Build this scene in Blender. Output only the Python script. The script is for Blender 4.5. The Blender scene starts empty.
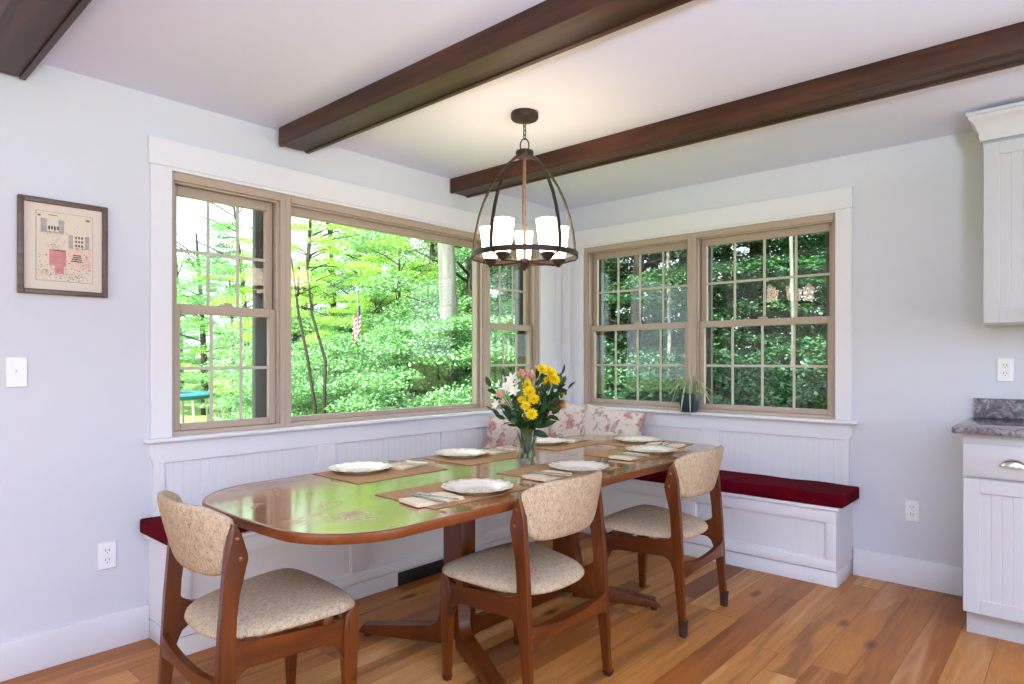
import bpy, bmesh, math, random
import numpy as np
from mathutils import Vector, Matrix
R = math.radians
PI = math.pi
rnd = random.Random(7)
sc = bpy.context.scene
COL = sc.collection

# ------------------------------------------------------------------ helpers
def link(o):
    COL.objects.link(o)
    return o

def tag(o, label=None, cat=None, group=None, kind=None):
    if label: o['label'] = label
    if cat: o['category'] = cat
    if group: o['group'] = group
    if kind: o['kind'] = kind
    return o

def thing(name, label, cat, loc=(0, 0, 0), rotz=0.0, group=None, kind=None):
    o = link(bpy.data.objects.new(name, None))
    o.empty_display_size = 0.1
    o.location = loc
    o.rotation_euler = (0, 0, rotz)
    return tag(o, label, cat, group, kind)

def obj(name, bm, mats, parent=None, world=False, smooth=40, origin=True):
    """one mesh object; world=True: the bmesh holds world coordinates"""
    if not isinstance(mats, (list, tuple)): mats = [mats]
    if parent is not None and world:
        bmesh.ops.translate(bm, vec=-Vector(parent.location), verts=bm.verts)
    shift = None
    if parent is None and origin and len(bm.verts):
        xs = [v.co.x for v in bm.verts]; ys = [v.co.y for v in bm.verts]; zs = [v.co.z for v in bm.verts]
        shift = Vector(((min(xs)+max(xs))/2, (min(ys)+max(ys))/2, min(zs)))
        bmesh.ops.translate(bm, vec=-shift, verts=bm.verts)
    bmesh.ops.recalc_face_normals(bm, faces=bm.faces)
    me = bpy.data.meshes.new(name)
    bm.to_mesh(me); bm.free()
    for m in mats: me.materials.append(m)
    if smooth:
        me.shade_smooth()
        me.set_sharp_from_angle(angle=R(smooth))
    o = link(bpy.data.objects.new(name, me))
    if parent is not None: o.parent = parent
    elif shift is not None: o.location = shift
    return o

def B(): return bmesh.new()

def merge(bm, t, mat=0):
    for f in t.faces: f.material_index = mat
    me = bpy.data.meshes.new('tmp'); t.to_mesh(me); t.free()
    n = len(bm.faces)
    bm.from_mesh(me)
    bpy.data.meshes.remove(me)
    return bm

def box(bm, a, b, bev=0.0, mat=0, seg=2):
    t = B()
    bmesh.ops.create_cube(t, size=1)
    lo = [min(a[i], b[i]) for i in range(3)]; hi = [max(a[i], b[i]) for i in range(3)]
    for v in t.verts:
        v.co = Vector([lo[i] + (v.co[i]+.5)*(hi[i]-lo[i]) for i in range(3)])
    if bev > 0:
        bmesh.ops.bevel(t, geom=t.edges[:], offset=bev, segments=seg, affect='EDGES', profile=.5)
    return merge(bm, t, mat)

def prism(bm, pts, axis, a0, a1, bev=0.0, mat=0, fn=None, seg=2):
    """2-D outline extruded along an axis; axis x: (y,z), y: (x,z), z: (x,y)"""
    t = B()
    def P(p, a):
        return {'x': (a, p[0], p[1]), 'y': (p[0], a, p[1]), 'z': (p[0], p[1], a)}[axis]
    v0 = [t.verts.new(P(p, a0)) for p in pts]
    v1 = [t.verts.new(P(p, a1)) for p in pts]
    n = len(pts)
    c0 = t.faces.new(v0); c1 = t.faces.new(v1[::-1])
    for i in range(n): t.faces.new((v0[i], v1[i], v1[(i+1) % n], v0[(i+1) % n]))
    if bev > 0:
        es = list(set(c0.edges[:] + c1.edges[:]))
        bmesh.ops.bevel(t, geom=es, offset=bev, segments=seg, affect='EDGES', profile=.5)
    if fn:
        for v in t.verts: v.co = Vector(fn(v.co))
    return merge(bm, t, mat)

def tube(bm, pts, rad, n=8, mat=0, closed=False, flat=1.0):
    pts = [Vector(p) for p in pts]
    m = len(pts)
    if not isinstance(rad, (list, tuple)): rad = [rad]*m
    tang = []
    for i in range(m):
        if closed: d = pts[(i+1) % m]-pts[i-1]
        else: d = pts[min(i+1, m-1)]-pts[max(i-1, 0)]
        tang.append(d.normalized() if d.length > 1e-9 else Vector((0, 0, 1)))
    ref = Vector((0, 0, 1)) if abs(tang[0].z) < .9 else Vector((1, 0, 0))
    u = tang[0].cross(ref).normalized()
    rings = []
    t = B()
    for i in range(m):
        u = (u - tang[i]*u.dot(tang[i])).normalized()
        w = tang[i].cross(u)
        rings.append([t.verts.new(pts[i] + (u*math.cos(2*PI*k/n) + w*math.sin(2*PI*k/n)*flat)*rad[i]) for k in range(n)])
    for i in range(m if closed else m-1):
        a, b = rings[i], rings[(i+1) % m]
        for k in range(n): t.faces.new((a[k], a[(k+1) % n], b[(k+1) % n], b[k]))
    if not closed:
        t.faces.new(rings[0][::-1]); t.faces.new(rings[-1])
    return merge(bm, t, mat)

def lathe(bm, prof, n=32, loc=(0, 0, 0), mat=0, closed=False, sq=None, scallop=None):
    """prof: (r,z) list; sq: superellipse exponent; scallop: fn(theta, index)->(r factor, dz)"""
    t = B(); L = Vector(loc); rings = []
    for i, (r, z) in enumerate(prof):
        if r < 1e-6:
            rings.append([t.verts.new(L+Vector((0, 0, z)))]); continue
        ring = []
        for k in range(n):
            a = 2*PI*k/n; f = 1; dz = 0
            if sq: f = (abs(math.cos(a))**sq + abs(math.sin(a))**sq)**(-1/sq)
            if scallop:
                g, dz = scallop(a, i); f *= g
            ring.append(t.verts.new(L+Vector((r*f*math.cos(a), r*f*math.sin(a), z+dz))))
        rings.append(ring)
    prs = list(zip(rings, rings[1:])) + ([(rings[-1], rings[0])] if closed else [])
    for a, b in prs:
        if len(a) == 1 and len(b) == 1: continue
        for k in range(n):
            k2 = (k+1) % n
            if len(a) == 1: t.faces.new((a[0], b[k2], b[k]))
            elif len(b) == 1: t.faces.new((a[k], a[k2], b[0]))
            else: t.faces.new((a[k], a[k2], b[k2], b[k]))
    return merge(bm, t, mat)

def rrect(x0, y0, x1, y1, rr, n=8, bow=0.0):
    """rounded rectangle outline with slightly bowed sides"""
    pts = []
    cx, cy = (x0+x1)/2, (y0+y1)/2
    if not isinstance(rr, (list, tuple)): rr = (rr,)*4
    a_, b_, c_, d_ = rr
    for (ax, ay, s, r) in ((x1-a_, y1-a_, 0, a_), (x0+b_, y1-b_, 90, b_), (x0+c_, y0+c_, 180, c_), (x1-d_, y0+d_, 270, d_)):
        for k in range(n+1):
            a = R(s+90*k/n)
            pts.append((ax+r*math.cos(a), ay+r*math.sin(a)))
    if bow:
        out = []
        for i in range(len(pts)):
            p, q = pts[i], pts[(i+1) % len(pts)]
            d = math.hypot(q[0]-p[0], q[1]-p[1])
            m = max(1, int(d/.12))
            for k in range(m): out.append((p[0]+(q[0]-p[0])*k/m, p[1]+(q[1]-p[1])*k/m))
        pts = []
        hx, hy = (x1-x0)/2, (y1-y0)/2
        for x, y in out:
            u, v = (x-cx)/hx, (y-cy)/hy
            pts.append((cx+u*(hx+bow*(1-v*v)), cy+v*(hy+bow*2.2*(1-u*u))))
    return pts

def copy_tree(o, parent=None):
    c = o.copy(); COL.objects.link(c)
    if parent is not None: c.parent = parent
    for ch in list(o.children): copy_tree(ch, c)
    return c

# ------------------------------------------------------------------ materials
def srgb(r, g, b):
    return tuple((c/12.92 if c <= .04045 else ((c+.055)/1.055)**2.4) for c in (r/255, g/255, b/255)) + (1,)

class NT:
    def __init__(s, name):
        s.m = bpy.data.materials.new(name); s.m.use_nodes = True
        s.t = s.m.node_tree; s.n = s.t.nodes; s.l = s.t.links
        s.n.clear()
        s.out = s.n.new('ShaderNodeOutputMaterial')
    def add(s, ty, **kw):
        nd = s.n.new(ty)
        for k, v in kw.items():
            if k.startswith('i_'):
                key = k[2:].replace('_', ' ')
                nd.inputs[key].default_value = v
            else: setattr(nd, k, v)
        return nd
    def lk(s, a, b): s.l.new(a, b)
    def math(s, op, a, b=None, c=None):
        nd = s.n.new('ShaderNodeMath'); nd.operation = op
        for i, v in enumerate((a, b, c)):
            if v is None: continue
            if isinstance(v, (int, float)): nd.inputs[i].default_value = v
            else: s.lk(v, nd.inputs[i])
        return nd.outputs[0]
    def mix(s, fac, a, b, blend='MIX'):
        nd = s.n.new('ShaderNodeMix'); nd.data_type = 'RGBA'; nd.blend_type = blend
        for key, v in ((0, fac), (6, a), (7, b)):
            if isinstance(v, (int, float)): nd.inputs[key].default_value = v
            elif isinstance(v, tuple): nd.inputs[key].default_value = v
            else: s.lk(v, nd.inputs[key])
        return nd.outputs[2]
    def ramp(s, fac, stops):
        nd = s.n.new('ShaderNodeValToRGB')
        e = nd.color_ramp.elements
        e[0].position, e[0].color = stops[0]
        e[1].position, e[1].color = stops[-1]
        for p, c in stops[1:-1]:
            x = e.new(p); x.color = c
        s.lk(fac, nd.inputs[0])
        return nd.outputs[0]
    def coord(s, scale=(1, 1, 1), rot=(0, 0, 0), out='Object'):
        tc = s.n.new('ShaderNodeTexCoord'); mp = s.n.new('ShaderNodeMapping')
        mp.inputs['Scale'].default_value = scale; mp.inputs['Rotation'].default_value = rot
        s.lk(tc.outputs[out], mp.inputs[0])
        return mp.outputs[0]
    def noise(s, vec, scale=5, detail=3, rough=.5, dist=0):
        nd = s.n.new('ShaderNodeTexNoise')
        nd.inputs['Scale'].default_value = scale; nd.inputs['Detail'].default_value = detail
        nd.inputs['Roughness'].default_value = rough; nd.inputs['Distortion'].default_value = dist
        s.lk(vec, nd.inputs['Vector'])
        return nd.outputs[0]
    def bump(s, h, strength=.2, dist=.01):
        nd = s.n.new('ShaderNodeBump'); nd.inputs['Strength'].default_value = strength
        nd.inputs['Distance'].default_value = dist
        s.lk(h, nd.inputs['Height'])
        return nd.outputs[0]
    def pbsdf(s, base, rough=.5, spec=.5, metal=0.0, normal=None, **kw):
        p = s.n.new('ShaderNodeBsdfPrincipled')
        for key, v in (('Base Color', base), ('Roughness', rough), ('Specular IOR Level', spec), ('Metallic', metal)):
            if isinstance(v, (int, float, tuple)): p.inputs[key].default_value = v
            else: s.lk(v, p.inputs[key])
        if normal is not None: s.lk(normal, p.inputs['Normal'])
        for k, v in kw.items(): p.inputs[k.replace('_', ' ')].default_value = v
        s.lk(p.outputs[0], s.out.inputs[0])
        return p

def plain(name, col, rough=.5, spec=.5, metal=0.0, var=.04, scale=30, **kw):
    t = NT(name)
    n = t.noise(t.coord(), scale, 3)
    dark = tuple(c*(1-var*2) for c in col[:3])+(1,)
    lite = tuple(min(1, c*(1+var*2)) for c in col[:3])+(1,)
    t.pbsdf(t.mix(n, dark, lite), rough, spec, metal, **kw)
    return t.m

def wood(name, stops, along='z', rough=.35, scale=1.0, spec=.5, bump=.05, streak=14, **kw):
    t = NT(name)
    st = {'x': (1, streak, streak), 'y': (streak, 1, streak), 'z': (streak, streak, 1)}[along]
    v = t.coord(tuple(c*scale for c in st))
    n = t.noise(v, 2.2, 6, .6, .6)
    n2 = t.noise(t.coord((2, 2, 2)), 1.3, 2)
    f = t.math('ADD', t.math('MULTIPLY', n, .75), t.math('MULTIPLY', n2, .25))
    c = t.ramp(f, stops)
    t.pbsdf(c, rough, spec, normal=t.bump(n, bump, .004), **kw)
    return t.m

M = {}
M['wall'] = plain('wall_paint', srgb(213, 214, 221), .6, .25, var=.006, scale=3)
M['ceiling'] = plain('ceiling_paint', srgb(225, 229, 249), .7, .2, var=.006, scale=3)
M['trim'] = plain('white_trim_paint', srgb(229, 228, 233), .35, .4, var=.006, scale=5)
M['cabinet'] = plain('cabinet_paint', srgb(199, 197, 200), .35, .4, var=.008, scale=5)
M['tan'] = plain('tan_window_frame', srgb(182, 163, 147), .45, .4, var=.02, scale=8)
M['muntin'] = plain('window_grille', srgb(196, 192, 176), .5, .3, var=.02, scale=8)
M['darktrim'] = plain('dark_exterior_trim', srgb(88, 84, 82), .6, .3)
M['black'] = plain('black_enamel', (.012, .012, .014, 1), .4)
M['plastic'] = plain('white_plastic', srgb(240, 239, 240), .3, .5, var=.004)
M['slot'] = plain('dark_slot', (.03, .03, .03, 1), .6)
M['bronze'] = plain('dark_bronze', srgb(58, 44, 38), .5, .35, .3, var=.1, scale=20)
M['copper'] = plain('warm_bronze_rod', srgb(132, 106, 92), .45, .4, .3, var=.05, scale=20)
M['nickel'] = plain('brushed_nickel', (.62, .6, .57, 1), .22, .5, 1.0, var=.03)
M['steel'] = plain('cutlery_steel', (.55, .53, .5, 1), .22, .5, 1.0, var=.03)
M['beam'] = wood('dark_beam_wood', [(.25, srgb(30, 16, 11)), (.5, srgb(64, 36, 24)), (.75, srgb(100, 60, 40))], 'x', .45, .6, .3)
TEAK = [(.2, srgb(50, 19, 4)), (.5, srgb(92, 42, 10)), (.8, srgb(128, 65, 20))]
M['teak_y'] = wood('teak_y', TEAK, 'y', .3)
M['teak_z'] = wood('teak_z', TEAK, 'z', .3)
M['teak_x'] = wood('teak_x', TEAK, 'x', .3)
M['edge'] = wood('teak_edge', [(.2, srgb(86, 38, 13)), (.5, srgb(120, 60, 24)), (.8, srgb(146, 80, 35))], 'y', .28)
M['cap'] = plain('dark_rubber_cap', srgb(58, 38, 30), .6, .3, var=.1)
M['velvet'] = None

def mk_velvet():
    t = NT('red_velvet')
    n = t.noise(t.coord((3, 3, 3)), 2.5, 4, .6, .8)
    f = t.noise(t.coord(), 260, 2)
    c = t.ramp(n, [(.25, srgb(66, 0, 12)), (.5, srgb(90, 2, 19)), (.8, srgb(112, 6, 28))])
    p = t.pbsdf(c, .85, .06, normal=t.bump(f, .25, .002))
    return t.m
M['velvet'] = mk_velvet()

WEAR = (0.251, -1.081)          # the dull spot near the worn end, from the table centre
def mk_tabletop():
    t = NT('teak_table_top')
    g = t.noise(t.coord((16, .9, 1)), 2.4, 6, .6, .5)
    c = t.ramp(g, [(.25, srgb(120, 68, 34)), (.5, srgb(156, 98, 54)), (.75, srgb(184, 126, 76))])
    w = t.noise(t.coord((4.2, 2.6, 1)), 2.6, 7, .7, .8)      # worn patches in the varnish
    dv = t.n.new('ShaderNodeVectorMath'); dv.operation = 'DISTANCE'
    t.lk(t.coord((2.2, 1, 0)), dv.inputs[0]); dv.inputs[1].default_value = (WEAR[0]*2.2, WEAR[1], 0)
    near = t.math('MAXIMUM', 0.0, t.math('SUBTRACT', .15, t.math('MULTIPLY', dv.outputs['Value'], .55)))
    w = t.math('ADD', w, near)
    rr = t.ramp(w, [(.46, (.10,)*3+(1,)), (.60, (.15,)*3+(1,)), (.70, (.38,)*3+(1,))])
    sp = t.ramp(w, [(.48, (1.0,)*3+(1,)), (.62, (.9,)*3+(1,)), (.72, (.25,)*3+(1,))])
    p = t.pbsdf(c, rr, .6); p.inputs['IOR'].default_value = 1.57
    p.inputs['Coat IOR'].default_value = 1.5
    t.lk(t.ramp(w, [(.54, (.6,)*3+(1,)), (.66, (.0,)*3+(1,))]), p.inputs['Coat Weight'])
    t.lk(rr, p.inputs['Coat Roughness'])
    t.lk(sp, p.inputs['Specular IOR Level'])
    return t.m
M['top'] = mk_tabletop()

def mk_tweed(name, a, b, c):
    t = NT(name)
    s = t.noise(t.coord((70, 70, 400)), 1.0, 2, .7)
    f = t.noise(t.coord((1, 1, .55)), 330, 3, .7)
    k = t.noise(t.coord((2.2, 1, .8)), 60, 3, .7)
    col = t.ramp(t.math('ADD', t.math('MULTIPLY', f, .6), t.math('MULTIPLY', k, .4)), [(.34, a), (.46, b), (.64, c)])
    t.pbsdf(col, .9, .12, normal=t.bump(f, .7, .003))
    return t.m
M['tweed'] = mk_tweed('oatmeal_tweed', srgb(106, 82, 58), srgb(180, 156, 127), srgb(210, 190, 163))

def mk_floor():
    t = NT('hickory_planks')
    tc = t.n.new('ShaderNodeTexCoord')
    sx = t.n.new('ShaderNodeSeparateXYZ'); t.lk(tc.outputs['Object'], sx.inputs[0])
    x, y = sx.outputs[0], sx.outputs[1]
    W, LEN = .135, 1.3
    xs = t.math('DIVIDE', x, W)
    row = t.math('FLOOR', xs)
    wn = t.add('ShaderNodeTexWhiteNoise', noise_dimensions='1D'); t.lk(row, wn.inputs['W'])
    ys = t.math('ADD', t.math('DIVIDE', y, LEN), t.math('MULTIPLY', wn.outputs[0], 7.3))
    cell = t.math('FLOOR', ys)
    cv = t.n.new('ShaderNodeCombineXYZ'); t.lk(row, cv.inputs[0]); t.lk(cell, cv.inputs[1])
    w2 = t.add('ShaderNodeTexWhiteNoise', noise_dimensions='2D'); t.lk(cv.outputs[0], w2.inputs['Vector'])
    rv = w2.outputs[0]
    # grain coordinates differ on each plank
    gv = t.n.new('ShaderNodeCombineXYZ')
    t.lk(t.math('ADD', t.math('MULTIPLY', x, 13), t.math('MULTIPLY', rv, 37)), gv.inputs[0])
    t.lk(t.math('ADD', t.math('MULTIPLY', y, 1.1), t.math('MULTIPLY', rv, 91)), gv.inputs[1])
    g = t.noise(gv.outputs[0], 1.1, 6, .6, .9)
    g2 = t.noise(gv.outputs[0], .42, 3, .5, 1.6)
    fine = t.noise(gv.outputs[0], 5, 5, .7, .4)
    tone = t.ramp(rv, [(.0, srgb(128, 74, 34)), (.2, srgb(180, 114, 54)), (.4, srgb(198, 134, 68)), (.6, srgb(164, 98, 44)), (.8, srgb(212, 153, 86)), (1.0, srgb(182, 116, 56))])
    gf = t.math('ADD', t.math('MULTIPLY', g, .55), t.math('MULTIPLY', fine, .45))
    c = t.mix(t.ramp(gf, [(.34, (0, 0, 0, 1)), (.60, (1, 1, 1, 1))]), t.mix(1.0, tone, (.66, .55, .46, 1), 'MULTIPLY'), tone)
    heart = t.ramp(g2, [(.54, (0, 0, 0, 1)), (.66, (1, 1, 1, 1))])
    c = t.mix(t.math('MULTIPLY', heart, .55), c, srgb(104, 58, 36))
    sap = t.ramp(g2, [(.30, (1, 1, 1, 1)), (.40, (0, 0, 0, 1))])
    c = t.mix(t.math('MULTIPLY', sap, .45), c, srgb(214, 166, 120))
    # knots
    kv = t.n.new('ShaderNodeCombineXYZ')
    t.lk(t.math('MULTIPLY', x, 6), kv.inputs[0]); t.lk(t.math('MULTIPLY', y, 2.4), kv.inputs[1])
    vo = t.add('ShaderNodeTexVoronoi'); vo.inputs['Scale'].default_value = 1.0
    t.lk(kv.outputs[0], vo.inputs['Vector'])
    knot = t.ramp(vo.outputs['Distance'], [(.06, (1, 1, 1, 1)), (.19, (0, 0, 0, 1))])
    ks = t.n.new('ShaderNodeSeparateColor'); t.lk(vo.outputs['Color'], ks.inputs[0])
    knot = t.math('MULTIPLY', knot, t.math('GREATER_THAN', ks.outputs[0], .55))
    c = t.mix(t.math('MULTIPLY', knot, .8), c, srgb(66, 34, 22))
    # seams
    fx = t.math('FRACT', xs); fy = t.math('FRACT', ys)
    ex = t.math('MINIMUM', fx, t.math('SUBTRACT', 1, fx))
    ey = t.math('MINIMUM', fy, t.math('SUBTRACT', 1, fy))
    seam = t.math('MAXIMUM', t.math('LESS_THAN', ex, .009), t.math('LESS_THAN', ey, .0012))
    c = t.mix(t.math('MULTIPLY', seam, .65), c, srgb(70, 38, 24))
    rough = t.ramp(g, [(.3, (.30,)*3+(1,)), (.7, (.42,)*3+(1,))])
    hb = t.math('SUBTRACT', t.math('MULTIPLY', g, .25), seam)
    t.pbsdf(c, rough, .2, normal=t.bump(hb, .15, .002))
    return t.m
M['floor'] = mk_floor()

def mk_granite():
    t = NT('grey_granite')
    v = t.coord()
    n = t.noise(v, 42, 6, .75, .6)
    n2 = t.noise(v, 11, 4, .6, 1.5)
    c = t.ramp(t.math('ADD', t.math('MULTIPLY', n, .65), t.math('MULTIPLY', n2, .35)),
               [(.36, srgb(40, 36, 40)), (.47, srgb(106, 98, 104)), (.55, srgb(140, 130, 136)), (.66, srgb(206, 198, 202))])
    t.pbsdf(c, .12, .5)
    return t.m
M['granite'] = mk_granite()

def mk_glass(name, tint, refl):
    t = NT(name)
    ge = t.n.new('ShaderNodeNewGeometry')
    dp = t.n.new('ShaderNodeVectorMath'); dp.operation = 'DOT_PRODUCT'
    t.lk(ge.outputs['Normal'], dp.inputs[0]); t.lk(ge.outputs['Incoming'], dp.inputs[1])
    a = t.math('ABSOLUTE', dp.outputs['Value'])
    f = t.math('ADD', refl, t.math('MULTIPLY', t.math('POWER', t.math('SUBTRACT', 1, a), 5), 1-refl))
    tr = t.n.new('ShaderNodeBsdfTransparent'); tr.inputs[0].default_value = tint
    gl = t.n.new('ShaderNodeBsdfGlossy'); gl.inputs['Roughness'].default_value = .004
    mx = t.n.new('ShaderNodeMixShader')
    t.lk(f, mx.inputs[0]); t.lk(tr.outputs[0], mx.inputs[1]); t.lk(gl.outputs[0], mx.inputs[2])
    t.lk(mx.outputs[0], t.out.inputs[0])
    return t.m
M['pane'] = mk_glass('window_glass', (.97, .99, .975, 1), .036)
M['vaseglass'] = mk_glass('vase_glass', (.96, .98, .965, 1), .06)

M['water'] = mk_glass('vase_water', (.90, .95, .91, 1), .03)

def mk_emit(name, col, strength, base=None):
    t = NT(name)
    p = t.pbsdf(base or (.9, .85, .75, 1), .4, .3)
    p.inputs['Emission Color'].default_value = col
    p.inputs['Emission Strength'].default_value = strength
    return t.m
M['shade'] = mk_emit('lit_frosted_shade', (1.0, .77, .58, 1), 5.2)
M['bulb'] = mk_emit('lit_bulb', (1.0, .82, .55, 1), 9.0)

def mk_plate():
    t = NT('transferware_plate')
    v = t.coord()
    ln = t.n.new('ShaderNodeVectorMath'); ln.operation = 'LENGTH'; t.lk(v, ln.inputs[0])
    d = ln.outputs['Value']
    n = t.noise(v, 75, 4, .7, .8)
    blot = t.ramp(n, [(.50, (0, 0, 0, 1)), (.60, (1, 1, 1, 1))])
    rim = t.math('MULTIPLY', t.math('GREATER_THAN', d, .122), t.ramp(t.noise(v, 110, 3, .7), [(.5, (0, 0, 0, 1)), (.58, (1, 1, 1, 1))]))
    ctr = t.math('MULTIPLY', t.math('LESS_THAN', d, .062), blot)
    band = t.math('MULTIPLY', t.math('MULTIPLY', t.math('GREATER_THAN', d, .094), t.math('LESS_THAN', d, .112)), t.math('MULTIPLY', blot, .5))
    f = t.math('MAXIMUM', t.math('MAXIMUM', rim, ctr), band)
    c = t.mix(t.math('MULTIPLY', f, .5), srgb(244, 233, 219), srgb(118, 92, 68))
    t.pbsdf(c, .12, .5)
    return t.m
M['plate'] = mk_plate()

def mk_woven(name, a, b, sc_=230):
    t = NT(name)
    v = t.coord()
    w1 = t.add('ShaderNodeTexWave', bands_direction='X'); w1.inputs['Scale'].default_value = sc_/6; t.lk(v, w1.inputs[0])
    w2 = t.add('ShaderNodeTexWave', bands_direction='Y'); w2.inputs['Scale'].default_value = sc_/6; t.lk(v, w2.inputs[0])
    h = t.math('MULTIPLY', w1.outputs[1], w2.outputs[1])
    n = t.noise(v, 40, 3)
    c = t.mix(t.math('ADD', t.math('MULTIPLY', h, .5), t.math('MULTIPLY', n, .5)), a, b)
    t.pbsdf(c, .85, .15, normal=t.bump(h, .3, .001))
    return t.m
M['mat'] = mk_woven('woven_placemat', srgb(156, 118, 82), srgb(196, 156, 114))
M['napkin'] = mk_woven('linen_napkin', srgb(216, 196, 166), srgb(240, 222, 194), 500)

def mk_floral():
    t = NT('floral_fabric')
    v = t.coord()
    vo = t.add('ShaderNodeTexVoronoi'); vo.inputs['Scale'].default_value = 8.5; vo.inputs['Randomness'].default_value = .8
    warp = t.noise(v, 22, 3, .6)
    vm = t.n.new('ShaderNodeVectorMath'); vm.operation = 'ADD'
    cx = t.n.new('ShaderNodeCombineXYZ')
    for i in range(3): t.lk(t.math('MULTIPLY', warp, .09), cx.inputs[i])
    t.lk(v, vm.inputs[0]); t.lk(cx.outputs[0], vm.inputs[1]); t.lk(vm.outputs[0], vo.inputs['Vector'])
    sep = t.n.new('ShaderNodeSeparateColor'); t.lk(vo.outputs['Color'], sep.inputs[0])
    rose = t.math('MULTIPLY', t.ramp(vo.outputs['Distance'], [(.30, (1, 1, 1, 1)), (.38, (0, 0, 0, 1))]), t.math('GREATER_THAN', sep.outputs[0], .3))
    leafn = t.noise(v, 19, 4, .6, 1.2)
    leaf = t.ramp(leafn, [(.55, (0, 0, 0, 1)), (.60, (1, 1, 1, 1))])
    c = t.mix(t.math('MULTIPLY', leaf, .6), srgb(228, 212, 200), srgb(134, 108, 102))
    rc = t.ramp(t.noise(v, 55, 3), [(.35, srgb(170, 92, 98)), (.65, srgb(214, 152, 148))])
    c = t.mix(t.math('MULTIPLY', rose, .8), c, rc)
    t.pbsdf(c, .85, .15)
    return t.m
M['floral'] = mk_floral()

def mk_leaf(name, stops, trans=.45, rough=.5):
    t = NT(name)
    ge = t.n.new('ShaderNodeNewGeometry')
    c = t.ramp(ge.outputs['Random Per Island'], stops)
    d = t.n.new('ShaderNodeBsdfDiffuse'); t.lk(c, d.inputs[0])
    tr = t.n.new('ShaderNodeBsdfTranslucent')
    t.lk(t.mix(1.0, c, (1.0, 1.05, .5, 1), 'MULTIPLY'), tr.inputs[0])
    gl = t.n.new('ShaderNodeBsdfGlossy'); gl.inputs['Roughness'].default_value = rough
    gl.inputs[0].default_value = (.8, .9, .9, 1)
    m1 = t.n.new('ShaderNodeMixShader'); m1.inputs[0].default_value = trans
    t.lk(d.outputs[0], m1.inputs[1]); t.lk(tr.outputs[0], m1.inputs[2])
    m2 = t.n.new('ShaderNodeMixShader'); m2.inputs[0].default_value = .08
    t.lk(m1.outputs[0], m2.inputs[1]); t.lk(gl.outputs[0], m2.inputs[2])
    t.lk(m2.outputs[0], t.out.inputs[0])
    return t.m
M['leaf_lime'] = mk_leaf('lime_leaves', [(0, (.22, .48, .06, 1)), (.5, (.37, .63, .10, 1)), (1, (.58, .78, .20, 1))], .5)
M['leaf_green'] = mk_leaf('green_leaves', [(0, (.09, .25, .09, 1)), (.5, (.18, .40, .16, 1)), (1, (.38, .58, .32, 1))], .4)
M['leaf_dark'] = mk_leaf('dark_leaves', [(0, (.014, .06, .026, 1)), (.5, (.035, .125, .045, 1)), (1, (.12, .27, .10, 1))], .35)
M['bark'] = wood('dark_bark', [(.2, srgb(30, 26, 22)), (.5, srgb(52, 46, 38)), (.8, srgb(84, 76, 64))], 'z', .9, .7, .2, .5)
M['palebark'] = wood('pale_bark', [(.25, srgb(78, 76, 72)), (.5, srgb(116, 114, 108)), (.75, srgb(150, 148, 142))], 'z', .9, .7, .2, .5)
M['ground'] = None
def mk_ground():
    t = NT('forest_ground')
    n = t.noise(t.coord(), .9, 8, .7)
    c = t.ramp(n, [(.3, srgb(86, 112, 60)), (.5, srgb(140, 160, 96)), (.7, srgb(176, 176, 130))])
    t.pbsdf(c, .95, .1)
    return t.m
M['ground'] = mk_ground()

# ------------------------------------------------------------------ camera
cam = bpy.data.cameras.new('camera')
cam.sensor_fit = 'HORIZONTAL'; cam.sensor_width = 36
cam.lens = 36*642.79/1024
cam.shift_y = (359.736-342)/1024
cam.clip_start = .05; cam.clip_end = 300
co = link(bpy.data.objects.new('camera', cam))
co.location = (3.12868, -4.09271, 1.24)
co.rotation_euler = (R(90), 0, .729434)
sc.camera = co

# ------------------------------------------------------------------ room shell
H = 2.43
RX, RY = 6.4, -7.4          # room extents behind the camera
WT = .16
def struct(name, bm, m, label, cat, **kw):
    o = obj(name, bm, m, **kw)
    return tag(o, label, cat, kind='structure')

bm = B(); box(bm, (-WT, RY-WT, -.12), (RX+WT, WT, 0))
struct('floor', bm, M['floor'], 'hickory plank floor of varied brown boards with knots', 'floor', origin=False)
bm = B(); box(bm, (-WT, RY-WT, H), (RX+WT, WT, H+.12))
struct('ceiling', bm, M['ceiling'], 'smooth white ceiling between the dark beams', 'ceiling', origin=False)
AY0, AY1, AZ0, AZ1 = -2.94, -.283, .887, 2.107       # left-wall window opening
BX0, BX1 = .22, 2.03                                  # back-wall window opening
bm = B()
box(bm, (-WT, RY-WT, 0), (0, AY0, H)); box(bm, (-WT, AY1, 0), (0, WT, H))
box(bm, (-WT, AY0, 0), (0, AY1, AZ0-.02)); box(bm, (-WT, AY0, AZ1), (0, AY1, H))
struct('wall_left', bm, M['wall'], 'pale lavender grey painted wall with the wide three-part window', 'wall', origin=False)
bm = B()
box(bm, (0, 0, 0), (BX0, WT, H)); box(bm, (BX1, 0, 0), (RX+WT, WT, H))
box(bm, (BX0, 0, 0), (BX1, WT, AZ0-.02)); box(bm, (BX0, 0, AZ1), (BX1, WT, H))
struct('wall_back', bm, M['wall'], 'pale lavender grey painted wall with the two sash windows', 'wall', origin=False)
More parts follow.
